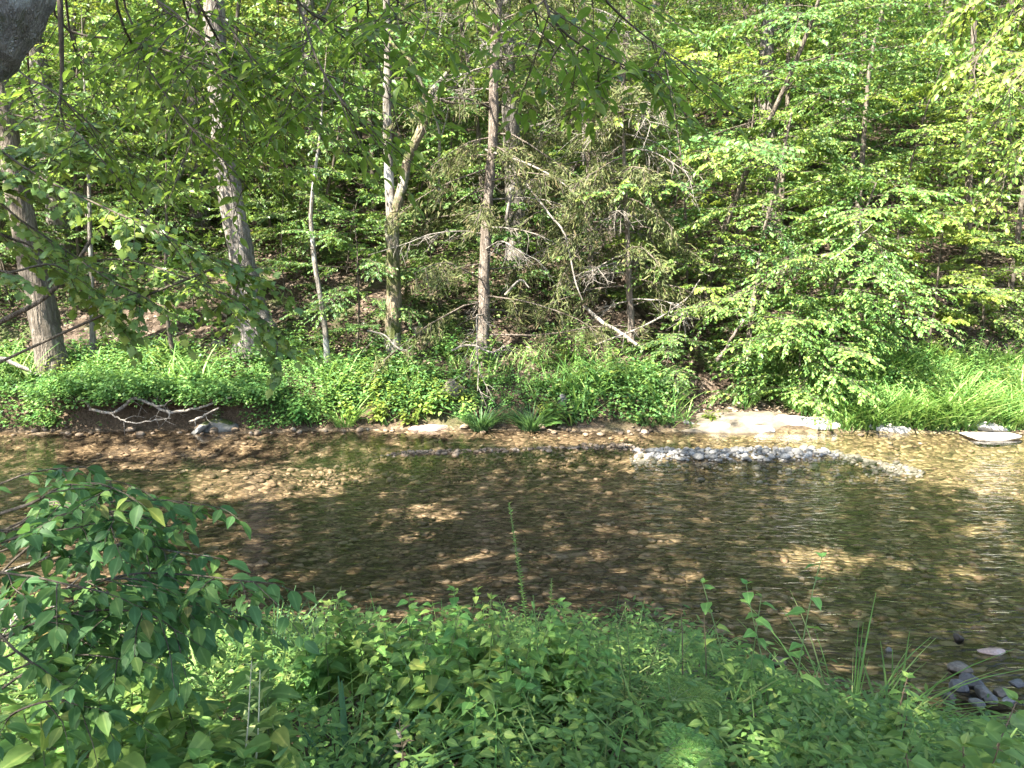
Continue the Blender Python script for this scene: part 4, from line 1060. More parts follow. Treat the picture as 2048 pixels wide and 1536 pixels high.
far_clump(1300, 845, "sedge_clump", "flattened grey-green grass tuft at the left end of the stone shelf", 120, 0.4, 'sedge', 116, 0.3, 1.4)
far_clump(1760, 828, "sedge_clump", "bright grass tuft drooping over the right white slabs", 120, 0.55, 'grass', 117, 0.25, 0.7)

def herb(name, label, base, h, nst, T, ls, leafm, stemm, seed, pairs=6, lean=0.25, opp=True, droop=0.35, wid=1.0, spread=0.05, cat="plant", t0=0.2, taper=0.5, group=None, upw=0.25, r=0.004, z=None, top=True, direc=None, T2=None):
    """a leafy stemmed plant"""
    rng = np.random.default_rng(seed)
    b = np.array([base[0], base[1], H(base[0], base[1]) if z is None else z])
    e = empty(name, b, label, cat, group)
    L = Leaves(); S = G()
    for i in range(nst):
        a = rng.uniform(0, 6.283); rr = spread * math.sqrt(rng.random())
        p = b + np.array([math.cos(a) * rr, math.sin(a) * rr, -0.02])
        d = nrm(np.array([math.cos(a) * lean * rng.uniform(0.3, 1), math.sin(a) * lean * rng.uniform(0.3, 1), 1.0]) + (0 if direc is None else np.array(direc)))
        hl = h * (rng.uniform(0.7, 1.05) if nst > 1 else 1.0); k = 6; q = [p]
        for j in range(k):
            d = nrm(d + rng.normal(0, 0.05, 3)); q.append(q[-1] + d * hl / k)
        q = np.array(q); tube(S, q, np.linspace(r, r * 0.4, k + 1), 5)
        az = rng.uniform(0, 6.283)
        for j in range(pairs):
            u = t0 + (1 - t0) * (j + 0.5) / pairs; s, tg = at_t(q, min(u, 0.995)); az += 1.57 if opp else 2.4
            for sg in ((0, math.pi) if opp else (0,)):
                aa = az + sg + rng.normal(0, 0.2)
                X = np.array([math.cos(aa), math.sin(aa), upw - droop * rng.uniform(0.4, 1.3)])
                sz = ls * (1 - taper * u * u) * rng.uniform(0.8, 1.15)
                L.add(s + nrm(X) * sz * 0.12, X, np.array([0, 0, 1.0]) + rng.normal(0, 0.22, 3), sz)
                if sz > 0.05: tube(S, [s, s + nrm(X) * sz * 0.15], [r * 0.4, r * 0.3], 4, cap=False)
        if top:
            for j in range(3):
                aa = rng.uniform(0, 6.283); L.add(q[-1], np.array([math.cos(aa), math.sin(aa), 0.7]), np.array([0, 0, 1.0]) + rng.normal(0, 0.3, 3), ls * 0.4)
    lg = G(); L.build(lg, T, wid, rng=rng)
    obj("stem", S, M[stemm], e); obj("leaves", lg, M[leafm], e)
    return e
def far_herb(px, py, name, label, *a, **k):
    p = GP(px, py); return herb(name, label, (p[0], p[1]), *a, **k)
far_herb(1228, 790, "broadleaf_plant", "young sycamore-like plant with big pale leaves on the mid bank", 0.85, 3, T_MAPLE, 0.22, 'weed', 'stem', 121, pairs=5, opp=False, lean=0.3)
far_herb(1120, 850, "broadleaf_plant", "large-lobed leafy plant drooping into the water right of the sedge tufts", 0.40, 3, T_MAPLE, 0.24, 'weed', 'stem', 122, pairs=4, opp=False, lean=0.8)
far_herb(930, 845, "broadleaf_plant", "sunlit heart-leaved plant left of the sedge tufts", 0.40, 4, T_HEART, 0.13, 'weed', 'stem', 123, pairs=5)
far_herb(1130, 720, "broadleaf_plant", "upright slender leafy plant above the bank right of the cedar trunk", 0.8, 2, T_MID, 0.12, 'weed', 'stem', 124, pairs=8)
far_herb(600, 845, "broadleaf_plant", "dark compound-leaved plant hanging over the water near the mossy rock", 0.5, 6, T_LAN, 0.17, 'herb', 'stem', 125, pairs=6, lean=0.7, wid=1.7)
far_herb(760, 845, "broadleaf_plant", "pale sunlit plant on the bank above the pink slab", 0.5, 6, T_HEART, 0.14, 'yellow', 'stem', 126, pairs=5, lean=0.4)
far_herb(820, 850, "broadleaf_plant", "small bright nettle-like plant at the waterline under the bank", 0.35, 6, T_HEART, 0.11, 'yellow', 'stem', 127, pairs=5, lean=0.5)
far_herb(100, 850, "broadleaf_plant", "ferny sunlit plant on the crumbled bank at far left", 0.45, 7, T_LAN, 0.13, 'herb', 'stem', 128, pairs=7, lean=0.6, wid=1.6)
far_herb(440, 838, "broadleaf_plant", "little plant sprouting from the mossy rock", 0.22, 4, T_ROUND, 0.07, 'weed', 'stem', 129, pairs=4, lean=0.4)
far_herb(1420, 838, "broadleaf_plant", "low leafy sprig sitting on the brown stone shelf", 0.16, 5, T_LAN, 0.16, 'yellow', 'stem', 130, pairs=4, lean=0.9, wid=1.5)

for i_, (px_, py_, lb_) in enumerate([(705, 838, "sunlit yellow-green plant leftmost on the bright mid bank"), (740, 800, "sunlit yellow-green plant higher up the bright mid bank"), (795, 815, "bushy bright plant in the sunniest spot of the mid bank"), (850, 832, "bright leafy plant right above the pink slab"), (890, 815, "bright leafy plant between the pink slab and the sedge tufts"), (660, 815, "fresh green plant where the bright mid bank meets the shade")]):
    far_herb(px_, py_, "broadleaf_plant", lb_, 0.5, 7, T_HEART if i_ % 2 else T_MID, 0.12, 'yellow' if i_ != 5 else 'weed', 'stem', 170 + i_, pairs=6, lean=0.45)  # added with paler leaves to brighten the sunlit bank and its reflection
def bank_plants():
    rng = np.random.default_rng(141)
    pr = [herb("bank_plant", "leafy knee-high herb rising out of the low growth on the far bank", (-9.5 + i * 0.3, 12.9), hh, ns, T, ls, lm, 'stem', 150 + i, pairs=pp, lean=ln, wid=w, group="leafy plants of the far bank") for i, (hh, ns, T, ls, lm, pp, ln, w) in enumerate([
        (0.55, 4, T_LAN, 0.15, 'herb', 6, 0.5, 1.6), (0.6, 3, T_MID, 0.11, 'weed', 6, 0.3, 1.0), (0.42, 5, T_HEART, 0.10, 'herb', 5, 0.5, 1.0), (0.75, 2, T_MID, 0.10, 'herb', 8, 0.25, 0.8), (0.4, 6, T_LAN, 0.12, 'yellow', 6, 0.7, 1.3)])]
    for e in pr: REG[[r_[0] for r_ in REG].index(e)] = (e, e["label"], True)
    n = 0
    while n < 190:
        x = rng.uniform(-8.8, 8.6) if n < 140 else rng.uniform(5.2, 9.0); s = 0.25 + 2.0 * rng.random(); y = float(far_edge(x)) + s
        if (2.5 < x < 5.2 and s < 1.6) or (-7.4 < x < -4.0 and s < 0.7): continue
        dup(pr[int(rng.integers(5))], (x, y, H(x, y)), rng.uniform(0, 6.28), rng.uniform(0.55, 1.25), "leafy knee-high herb rising out of the low growth on the far bank", True); n += 1
bank_plants()

# ------------------------------------------------------------------ fallen wood
def log(name, label, pxs, ws, Y, mat, cat="fallen branch", twigs=0, seed=0, sides=8, dy=None):
    rng = np.random.default_rng(seed)
    Ys = Y if hasattr(Y, '__len__') else [Y] * len(pxs)
    q = np.array([P(x, y, yy) for (x, y), yy in zip(pxs, Ys)]); q = smooth(q, 4); q = q + rng.normal(0, 0.008, q.shape)
    r = 0.75 * np.interp(np.linspace(0, 1, len(q)), np.linspace(0, 1, len(ws)), [w * np.mean(Ys) / FPX / 2 for w in ws])
    e = empty(name, q[0], label, cat)
    g = G(); tube(g, q, r, sides, 0.07, rng); obj("stem", g, M[mat], e)
    if twigs:
        g = G()
        for i in range(twigs):
            s, t = at_t(q, rng.uniform(0.1, 0.98)); d = nrm(t * 0.4 + rng.normal(0, 0.7, 3)) * rng.uniform(0.12, 0.45); d[1] *= 0.5
            tube(g, smooth(np.array([s, s + d * 0.5 + rng.normal(0, 0.03, 3), s + d + np.array([0, 0, -0.04])]), 2), np.linspace(0.006, 0.002, 5), 4, cap=False)
        obj("twigs", g, M[mat], e)
    return e
log("fallen_branch", "pale twisted driftwood branch lying against the undercut left bank", [(160, 797), (175, 806), (184, 818), (222, 826), (248, 812), (268, 796), (290, 803), (318, 812), (332, 808)], [7, 7, 8, 9, 9, 9, 8, 7, 3], 11.75, 'drift', twigs=12, seed=1)
log("fallen_branch", "long pale branch dipping from the twisted driftwood toward the mossy rock", [(288, 802), (310, 812), (335, 824), (372, 821), (418, 811), (462, 794)], [7, 7, 8, 7, 6, 4], 11.78, 'drift', twigs=10, seed=2)
log("fallen_branch", "short white broken branch just above the mossy rock", [(378, 845), (392, 838), (410, 831), (440, 815)], [7, 7, 6, 4], 11.65, 'drift', twigs=3, seed=3)
log("fallen_branch", "thin looping grey twig under the driftwood branch", [(222, 827), (240, 838), (265, 845), (300, 842), (340, 836)], [4, 4, 4, 3, 2], 11.65, 'drift', twigs=6, seed=4)
log("fallen_log", "weathered log slanting down the slope below the low cedar", [(1168, 612), (1200, 640), (1240, 664), (1275, 690)], [9, 10, 10, 8], [14.0, 13.7, 13.4, 13.1], 'dead', "fallen log", twigs=6, seed=5)
log("fallen_log", "grey log poking in at the left edge below the leaning trunk", [(-60, 690), (0, 716), (40, 732), (76, 750)], [13, 12, 11, 9], 12.5, 'dead', "fallen log", seed=6)
log("fallen_branch", "broken brown branch leaning up beside the stone shelf", [(1432, 722), (1450, 700), (1468, 668), (1490, 640)], [11, 9, 7, 4], 12.9, 'bark_cedar', twigs=8, seed=7)
log("fallen_branch", "bare dead stick low on the bank under the ragged cedar", [(905, 700), (940, 690), (985, 705), (1010, 690)], [5, 6, 5, 3], 12.9, 'dead', twigs=14, seed=8)
log("fallen_branch", "curved dead stick lying on the slope left of the slanting log", [(735, 660), (770, 672), (800, 700), (830, 690)], [4, 4, 4, 2], 13.0, 'dead', twigs=6, seed=9)
log("fallen_branch", "long thin dead limb hanging across the slope right of the log", [(1190, 690), (1290, 650), (1370, 600), (1400, 560)], [5, 5, 4, 3], 13.3, 'dead', twigs=14, seed=10)
log("fallen_branch", "bare forked stick sticking out of the right maple above the hollow", [(1660, 520), (1700, 495), (1722, 470), (1745, 448)], [4, 4, 3, 2], 12.9, 'dead', twigs=4, seed=11)
log("fallen_branch", "pale grey stick among the left foreground shrub over the water", [(0, 1236), (60, 1222), (100, 1210), (130, 1216)], [8, 7, 5, 3], 3.6, 'dead', twigs=5, seed=12)

# ------------------------------------------------------------------ stones
def rock_mesh(seed, sub=2, planes=14, rough=0.06, soft=0.5):
    rng = np.random.default_rng(seed)
    import bmesh
    bm = bmesh.new(); bmesh.ops.create_icosphere(bm, subdivisions=sub, radius=1.0)
    V = np.array([v.co[:] for v in bm.verts]); F = np.array([[v.index for v in f.verts] for f in bm.faces]); bm.free()
    n = nrm(rng.normal(0, 1, (planes, 3))); d = rng.uniform(0.62, 1.0, planes)
    dot = V @ n.T; rr = np.where(dot > 0.05, d / np.maximum(dot, 0.05), 9)
    r = np.minimum(rr.min(1), 1.35); r = r * (1 - soft) + soft * 0.9
    r = r * (1 + rough * rng.normal(0, 1, len(V)))
    return V * r[:, None], F
STONES = [rock_mesh(500 + i, 2, 12, 0.012, 0.45) for i in range(8)]
ST_ME = {}
def stone_me(i, mat):
    if (i, mat) not in ST_ME:
        g = G(); g.add(*STONES[i]); me = g.mesh("stone"); me.materials.append(M[mat]); ST_ME[(i, mat)] = me
    return ST_ME[(i, mat)]
def put_stone(name, x, y, s, mat, rng, label, cat, group, z=None, flat=0.65, shared=True, sink=0.3):
    o = bpy.data.objects.new(name, stone_me(int(rng.integers(8)), mat)); COL.objects.link(o)
    zz = (H(x, y) if z is None else z)
    o.location = (x, y, zz + s * flat * (1 - sink) * 0.8)
    o.scale = (s * rng.uniform(0.8, 1.3), s * rng.uniform(0.75, 1.1), s * flat * rng.uniform(0.8, 1.15))
    o.rotation_euler = (rng.normal(0, 0.15), rng.normal(0, 0.15), rng.uniform(0, 6.28))
    return tag(o, label, cat, group, shared=shared)
def stones_stuff(name, label, xs, ys, ss, mat, rng, flat=0.65, cat="gravel"):
    g = G(); z = height(xs, ys)
    V1 = [rock_mesh(600 + i, 1, 9, 0.02, 0.45) for i in range(6)]
    for i in range(len(xs)):
        V, F = V1[int(rng.integers(6))]
        a = rng.uniform(0, 6.28); c, s_ = math.cos(a), math.sin(a)
        q = V * ss[i] * np.array([rng.uniform(0.8, 1.3), rng.uniform(0.75, 1.1), flat])
        q = np.stack([q[:, 0] * c - q[:, 1] * s_ + xs[i], q[:, 0] * s_ + q[:, 1] * c + ys[i], q[:, 2] + z[i] + ss[i] * flat * 0.4], -1)
        g.add(q, F, np.full(len(q), rng.random()))
    o = obj(name, g, M[mat]); tag(o, label, cat, kind="stuff")
def stones():
    rng = np.random.default_rng(201)
    def bar_pts(n):
        x = 1.7 + 4.1 * rng.random(n); w = 0.60 * np.sin(np.pi * np.clip((x - 1.4) / 4.8, 0, 1)) ** 0.6
        y = 10.33 + 0.03 * (x - 3.5) + w * np.clip(rng.normal(0, 0.55, n), -1.15, 1.15)
        return x, y
    x, y = bar_pts(175); s = 0.038 + 0.034 * rng.random(175) ** 2
    for a, b, c in zip(x, y, s): put_stone("cobble", a, b, c, 'cobble', rng, "rounded grey-white cobble on the sunlit gravel bar in the stream", "cobble", "cobbles on the pale gravel bar")
    x, y = bar_pts(1500); s = 0.016 + 0.024 * rng.random(1500)
    stones_stuff("gravel", "pale grey gravel heaped in the long sunlit bar across the stream", x, y, s, 'cobble', rng)
    # brown stones breaking the surface left of the bar
    n = 85; x = rng.uniform(-2.6, 2.0, n); y = 10.55 + 0.15 * (x + 0.5) + rng.normal(0, 0.33, n); s = 0.032 + 0.035 * rng.random(n) ** 2
    for a, b, c in zip(x, y, s): put_stone("cobble", a, b, c, 'brown_cobble', rng, "brownish cobble breaking the water left of the pale gravel bar", "cobble", "cobbles in the brown shallows")
    n = 1300; x = rng.uniform(-2.8, 2.2, n); y = 10.55 + 0.15 * (x + 0.5) + rng.normal(0, 0.36, n); s = 0.014 + 0.024 * rng.random(n)
    stones_stuff("gravel", "brown gravel in the shallows left of the pale bar", x, y, s, 'brown_cobble', rng)
    n = 34; x = rng.uniform(-6.3, -2.6, n); y = 9.6 + rng.normal(0, 0.42, n); s = 0.03 + 0.03 * rng.random(n) ** 2
    for a, b, c in zip(x, y, s): put_stone("cobble", a, b, c, 'brown_cobble', rng, "brown or grey stone in the shallow pool on the left", "cobble", "stones in the left shallows")
    n = 60; x = rng.uniform(-8.5, 2.4, n); y = far_edge(x) + rng.normal(0.0, 0.13, n); s = 0.035 + 0.05 * rng.random(n) ** 2
    for a, b, c in zip(x, y, s): put_stone("stone", a, b, c, 'brown_cobble', rng, "brown stone along the waterline at the foot of the far bank", "stone", "stones along the far waterline")
    n = 3000; x = rng.uniform(-9, 9, n); y = rng.uniform(5.0, 11.8, n); s = 0.018 + 0.05 * rng.random(n) ** 2.5
    stones_stuff("bed_stones", "brown stones lying on the stream bed under the clear water", x, y, s, 'brown_cobble', rng, 0.4, "stones")
    # bottom right corner rocks
    def rk(px, py, s, mat, name, label, flat=0.65, z=0.0, seed=0, stretch=1.0, cat="rock"):
        p = PZ(px, py, z); V, F = rock_mesh(700 + seed, 3, 9, 0.010, 0.03); s = s * 0.72
        g = G(); g.add(V * np.array([s * stretch, s, s * flat]), F)
        o = obj(name, g, M[mat], None, (0, 0, 0), False); o.location = (p[0], p[1], z); o.rotation_euler = (0, 0, seed * 1.3 if seed != 3 else -0.15)
        tag(o, label, cat, "rocks piled at the near water's edge" if name == "shore_rock" else None, shared=(name == "shore_rock"))
    rk(1922, 1338, 0.085, 'darkrock', "wet_rock", "rounded dark wet rock standing in the water at lower right", 0.8, 0.02, 1)
    rk(1918, 1278, 0.05, 'darkrock', "wet_rock", "small black rock breaking the ripples beyond the rounded one", 0.9, 0.0, 2)
    rk(1988, 1304, 0.058, 'pinkrock', "pointed_stone", "pinkish wedge-shaped stone in the water near the right edge", 0.42, 0.005, 3, 1.9)
    rk(1776, 1300, 0.03, 'cobble', "white_pebble", "small white pebble at the water's edge left of the dark rock", 0.7, 0.0, 4)
    nr = np.random.default_rng(9)
    for i, (px, py, s, m) in enumerate([(1912, 1375, 0.075, 'greyrock'), (1945, 1362, 0.08, 'greyrock'), (1968, 1385, 0.07, 'greyrock'), (2000, 1385, 0.06, 'darkrock'), (1985, 1400, 0.05, 'greyrock'), (2035, 1368, 0.06, 'greyrock'), (1955, 1405, 0.05, 'cobble'), (2020, 1402, 0.05, 'greyrock'), (1900, 1395, 0.05, 'darkrock')]):
        rk(px, py, s, m, "shore_rock", "angular grey rock in the little pile at the near water's edge, lower right", 0.65, 0.05, 10 + i)
    for i, (px, py) in enumerate([(1180, 1300), (1240, 1330), (1140, 1390), (1330, 1310), (1420, 1330), (1380, 1345), (1265, 1300), (1010, 1270), (640, 1290), (1560, 1330)]):
        p = GP(px, py); put_stone("shore_stone", p[0], p[1], 0.05 + 0.02 * nr.random(), 'brown_cobble' if i % 2 else 'greyrock', nr, "stone half hidden by plants along the near water's edge", "stone", "stones along the near shore")
stones()

def slab(name, label, px, py, w, dep, h, mat, seed, z=0.0, rot=0.0, tilt=(0, 0), cat="rock slab", nose=0.25):
    """a worn bedrock slab: flattened angular block with uneven top"""
    p = PZ(px, py, z)
    rng = np.random.default_rng(seed)
    V, F = rock_mesh(800 + seed, 4, 16, 0.0, nose)
    V = V * np.array([w / 2, dep / 2, h])
    V[:, 2] += 0.10 * h * (fbm(V[:, 0] * 3 + seed, V[:, 1] * 3, seed) * 2) + 0.02 * fbm(V[:, 0] * 9, V[:, 1] * 9, seed + 3)
    V[:, :2] *= (1 + 0.55 * fbm(V[:, 0] * 2.1 + 5, V[:, 1] * 2.1, seed + 9))[:, None]
    g = G(); g.add(V, F)
    o = obj(name, g, M[mat]); o.location = (p[0], p[1], z); o.rotation_euler = (tilt[0], tilt[1], rot)
    tag(o, label, cat); return o
slab("bedrock_shelf", "broad brown bedrock shelf sloping into the water below the right maple", 1495, 850, 2.7, 1.3, 0.17, 'shelf', 1, 0.02, 0.05, (R(6), 0), nose=0.4)
slab("rock_slab", "large white sunlit slab sloping into the stream", 1635, 854, 1.15, 0.55, 0.16, 'slab', 2, 0.03, -0.18, (R(4), R(6)))
slab("rock_slab", "white sunlit slab touching the water right of the large one", 1775, 856, 1.05, 0.5, 0.13, 'slab', 3, 0.03, 0.05, (R(4), R(3)))
slab("rock_slab", "flat white slab lying in the water at the right edge", 1990, 873, 0.95, 0.42, 0.05, 'slab', 4, 0.02, -0.12)
slab("rock_slab", "pale slab under the grass above the flat right-edge slab", 1962, 853, 0.8, 0.4, 0.13, 'slab', 5, 0.06, 0.0)
slab("rock_slab", "small rounded white stone set in the brown shelf, left one", 1440, 853, 0.42, 0.22, 0.09, 'slab', 6, 0.06, 0.0)
slab("rock_slab", "small white stone set in the brown shelf beside the large slab", 1525, 860, 0.42, 0.2, 0.08, 'slab', 7, 0.03, -0.1)
slab("rock_slab", "flat pinkish slab at the waterline under the sunlit mid bank", 850, 857, 0.9, 0.42, 0.07, 'pinkrock', 8, 0.0, 0.05)
slab("rock_slab", "dark stone at the left end of the brown shelf", 1375, 850, 0.35, 0.25, 0.09, 'greyrock', 14, 0.05, 0.1)
slab("mossy_rock", "wedge-shaped mossy grey rock at the waterline below the driftwood", 442, 858, 0.62, 0.42, 0.15, 'mossrock', 9, 0.02, 0.1, (R(8), R(-6)))
slab("mossy_rock", "thin tilted mossy slab leaning left of the wedge-shaped rock", 402, 857, 0.32, 0.3, 0.06, 'mossrock', 10, 0.06, 0.2, (0, R(-28)))
slab("bank_rock", "pinkish flat rock bare of plants in the middle of the bank", 908, 782, 0.55, 0.4, 0.14, 'pinkrock', 11, H(*GP(908, 782)[:2]) if False else float(GP(908, 782)[2]), 0.1, (R(15), 0), "rock") if False else None
def bank_rock(name, label, px, py, w, dep, h, mat, seed, cat="rock"):
    p = GP(px, py); o = slab(name, label, px, py, w, dep, h, mat, seed, 0.0, 0.1, (R(14), 0), cat); o.location = p
bank_rock("bank_rock", "pinkish flat rock bare of plants in the middle of the bank", 908, 785, 0.55, 0.4, 0.2, 'shelf', 11)
bank_rock("bank_rock", "grey block of stone above the water left of the lobed plant", 1125, 808, 0.22, 0.2, 0.24, 'greyrock', 12)
bank_rock("bank_rock", "flat grey stones lying by the foot of the forked trunk", 842, 660, 0.5, 0.4, 0.10, 'darkrock', 13)
bank_rock("bank_rock", "dark mossy stone ledge beside the foot of the pale trunk", 585, 705, 0.7, 0.4, 0.16, 'mossrock', 15)
bank_rock("bank_rock", "pale rock showing through the leaves left of the pale trunk", 437, 690, 0.3, 0.25, 0.14, 'greyrock', 16)

# ------------------------------------------------------------------ near bank: carpet of herbs, vines and grass
def near_ground():
    rng = np.random.default_rng(301)
    def pts(n, y0=1.15, y1=4.95):
        y = y0 + (y1 - y0) * rng.random(n); x = rng.uniform(-0.78, 0.78, n) * y + rng.normal(0, 0.05, n)
        k = y < near_edge(x) - 0.05
        return x[k], y[k]
    # three-leaflet vines
    g = G(); x, y = pts(5200); k = vnoise(x * 1.4, y * 1.4, 61) + 0.25 * (x < 0.3) > 0.52; x, y = x[k], y[k]; n = len(x)
    low_ = 1 - 0.75 * sst(0.9, 1.8, x) * sst(3.0, 3.7, y)
    low_ = low_ * (1 - 0.6 * np.exp(-((x + 0.25) / 0.6) ** 2 - ((y - 2.9) / 0.4) ** 2))
    zt = height(x, y) + rng.uniform(0.05, 0.28, n) * low_
    az = rng.uniform(0, 6.283, n); sz = rng.uniform(0.024, 0.050, n)
    for off in (0, 2.0, -2.0):
        a = az + off + rng.normal(0, 0.15, n)
        d = np.stack([np.cos(a), np.sin(a), rng.normal(-0.1, 0.2, n)], -1)
        place(g, T_OV, np.stack([x, y, zt], -1) + d * 0.012, d, np.array([0, -0.15, 1.0]) + rng.normal(0, 0.25, (n, 3)), sz, 1.2, rng=rng)
    o = obj("vine_carpet", g, M['weed']); tag(o, "carpet of three-leaflet vines and small round leaves on the near bank", "ground vines", kind="stuff")
    # stilt grass: small lance leaves along thin leaning stems
    g = G(); x, y = pts(5200); k = vnoise(x * 1.1 + 4, y * 1.1, 62) + 0.3 * sst(-0.3, 0.8, x) > 0.50; x, y = x[k], y[k]; n = len(x)
    low_ = 1 - 0.75 * sst(0.9, 1.8, x) * sst(3.0, 3.7, y)
    h = rng.uniform(0.12, 0.36, n) * low_; a0 = rng.uniform(0, 6.283, n); ln = rng.uniform(0.1, 0.5, n)
    zb = height(x, y)
    for j in range(6):
        u = (j + 0.6) / 6; a = a0 + (j % 2) * math.pi + rng.normal(0, 0.5, n)
        p = np.stack([x + np.cos(a0 + 1.5) * h * ln * u, y + np.sin(a0 + 1.5) * h * ln * u, zb + h * u], -1)
        d = np.stack([np.cos(a), np.sin(a), rng.uniform(0.0, 0.6, n)], -1)
        place(g, T_LAN, p, d, np.array([0, -0.1, 1.0]) + rng.normal(0, 0.3, (n, 3)), rng.uniform(0.035, 0.066, n), 1.0, rng=rng)
    o = obj("stilt_grass", g, M['herb']); tag(o, "fine bamboo-like low grass covering the near bank at bottom centre and right", "low grass", kind="stuff")
    # blades
    g = G(); x, y = pts(3600); k = vnoise(x * 0.9 + 9, y * 0.9, 63) > 0.42; x, y = x[k], y[k]; n = len(x); a = rng.uniform(0, 6.283, n)
    d = np.stack([np.cos(a) * 0.5, np.sin(a) * 0.5, np.ones(n)], -1); N = np.stack([-np.cos(a), -np.sin(a), np.full(n, 0.4)], -1)
    place(g, T_GR, np.stack([x, y, height(x, y) - 0.01], -1), d, N, rng.uniform(0.14, 0.40, n) * (1 - 0.7 * sst(0.9, 1.8, x) * sst(3.0, 3.7, y)), rng.uniform(0.4, 0.8, n), rng=rng)
    o = obj("near_grass", g, M['grass']); tag(o, "loose grass blades among the herbs on the near bank", "grass", kind="stuff")
    g = G(); n = 1500; x, y = pts(n); n = len(x)
    place(g, T_MID, np.stack([x, y, height(x, y) + 0.01], -1), rng.normal(0, 1, (n, 3)) * np.array([1, 1, 0.2]), np.array([0, 0, 1.0]) + rng.normal(0, 0.3, (n, 3)), rng.uniform(0.04, 0.09, n), rng=rng)
    o = obj("leaf_litter", g, M['litter']); tag(o, "dead leaves on the soil of the near bank under the plants", "leaf litter", kind="stuff")
near_ground()

def base_for(px, py_top, Y, h):
    """ground place at distance Y under pixel column px"""
    p = P(px, py_top, Y); return (p[0], p[1])
def near_herb(px, Y, *a, **k):
    p = P(px, 1300, Y); return herb(a[0], a[1], (p[0], p[1]), *a[2:], **k)
# central bush of broad pointed leaves
CB = [(700, 3.0, .46), (760, 3.1, .50), (820, 2.9, .52), (880, 3.1, .56), (940, 2.9, .54), (1000, 2.8, .56), (1040, 3.0, .50), (1100, 2.9, .44), (790, 2.6, .40), (900, 2.55, .42), (980, 2.5, .40), (850, 3.3, .52), (650, 3.1, .40), (1170, 2.9, .38)]
for i, (px, Y, h) in enumerate(CB):
    near_herb(px, Y, "nettle_plant", "broad-leaved nettle-like plant in the bush at bottom centre", h + 0.01, 6, T_HEART, 0.095 if i % 3 else 0.122, 'weed', 'stem', 400 + i, pairs=7, lean=0.28, spread=0.11, t0=0.3, taper=0.5, group="broad-leaved plants of the central bush")
# big-leaved plants at bottom left and right corner
for i, (px, Y, h, ls, lab) in enumerate([(140, 1.75, .42, .13, "large pale-leaved plant in the bottom left corner"), (300, 1.9, .40, .13, "large pale-leaved plant beside the corner one, bottom left"), (420, 2.3, .44, .12, "big-leaved plant left of the cream-stemmed sprig"), (560, 2.1, .34, .11, "broad-leaved plant right of the cream-stemmed sprig"), (380, 1.75, .26, .11, "low wide-leaved plant at the bottom edge left of the sprig"),
     (1935, 1.9, .46, .15, "tall dark-stemmed plant with wide leaves in the bottom right corner"), (1880, 1.75, .24, .09, "heart-leaved plant at the bottom edge near the right corner"), (2040, 2.2, .40, .13, "wide-leaved plant at the right edge above the corner"), (40, 2.1, .45, .12, "large pale-leaved plant at the left edge under the shrub"), (230, 2.4, .40, .10, "bright-leaved plant under the dark shrub at left"), (1800, 2.4, .36, .10, "leafy plant with pointed leaves left of the corner rocks")]):
    near_herb(px, Y, "broadleaf_plant", lab, h + (0.10 if px < 900 else 0.0), 4, T_HEART, ls * (1.05 if px < 900 else 0.8), 'weed', 'brownstem' if px > 1500 else 'stem', 430 + i, pairs=7, lean=0.25, spread=0.10, t0=0.3, taper=0.35)
near_herb(1560, 2.75, "broadleaf_plant", "heart-leaved plant standing out against the water at right", 0.78, 2, T_HEART, 0.085, 'weed', 'stem', 450, pairs=8, lean=0.18, t0=0.35, taper=0.2, opp=False)
near_herb(1500, 2.8, "broadleaf_plant", "drooping heart-leaved plant beside the one against the water", 0.72, 2, T_HEART, 0.075, 'weed', 'stem', 451, pairs=8, lean=0.2, t0=0.35, taper=0.2, opp=False)
near_herb(1150, 2.9, "broadleaf_plant", "leafy sprig rising right of the central bush", 0.50, 2, T_OV, 0.075, 'weed', 'stem', 452, pairs=7, lean=0.15, t0=0.4, wid=1.2)
near_herb(490, 2.7, "broadleaf_plant", "upright sprig with yellow-green tip at the left of the near bank", 0.52, 1, T_OV, 0.075, 'weed', 'stem', 453, pairs=9, lean=0.05, t0=0.25)
# spike weeds
def spike(px0, py0, px1, py1, Y, label, seed, n=150, ls=0.022, stemm='stem', leafm='weed'):
    rng = np.random.default_rng(seed)
    top = P(px1, py1, Y); b = P(px0, py0, Y); gz = H(b[0], b[1])
    base = b + (b - top) / max(top[2] - b[2], 0.1) * max(b[2] - gz, 0.0); base[2] = min(base[2], gz + 0.0)
    q = smooth(np.array([base, (base + top) / 2 + np.array([0.012, 0, 0]), top]), 8)
    e = empty("spike_weed", base, label, "weed")
    S = G(); tube(S, q, np.linspace(0.004, 0.0015, len(q)), 5); L = Leaves()
    for i in range(n):
        u = 0.25 + 0.75 * i / n; s, t = at_t(q, min(u, 0.998)); a = i * 2.4
        X = np.array([math.cos(a), math.sin(a), 0.35 + 0.6 * u * u])
        L.add(s, X, np.array([0, 0, 1.0]) + rng.normal(0, 0.3, 3), ls * rng.uniform(0.7, 1.3) * (1.15 - 0.6 * u))
    lg = G(); L.build(lg, T_LAN, 1.4, rng=rng); obj("stem", S, M[stemm], e); obj("leaves", lg, M[leafm], e)
spike(1050, 1270, 1018, 1005, 3.0, "tall thin spiky-leaved weed standing against the dark water", 1, 260, 0.021)
spike(1092, 1300, 1103, 1158, 3.0, "shorter spiky-leaved weed right of the tall one", 2, 170, 0.022)
spike(1070, 1300, 1066, 1190, 2.95, "bare thin stalk with a few leaves between the spiky weeds", 3, 7, 0.06)
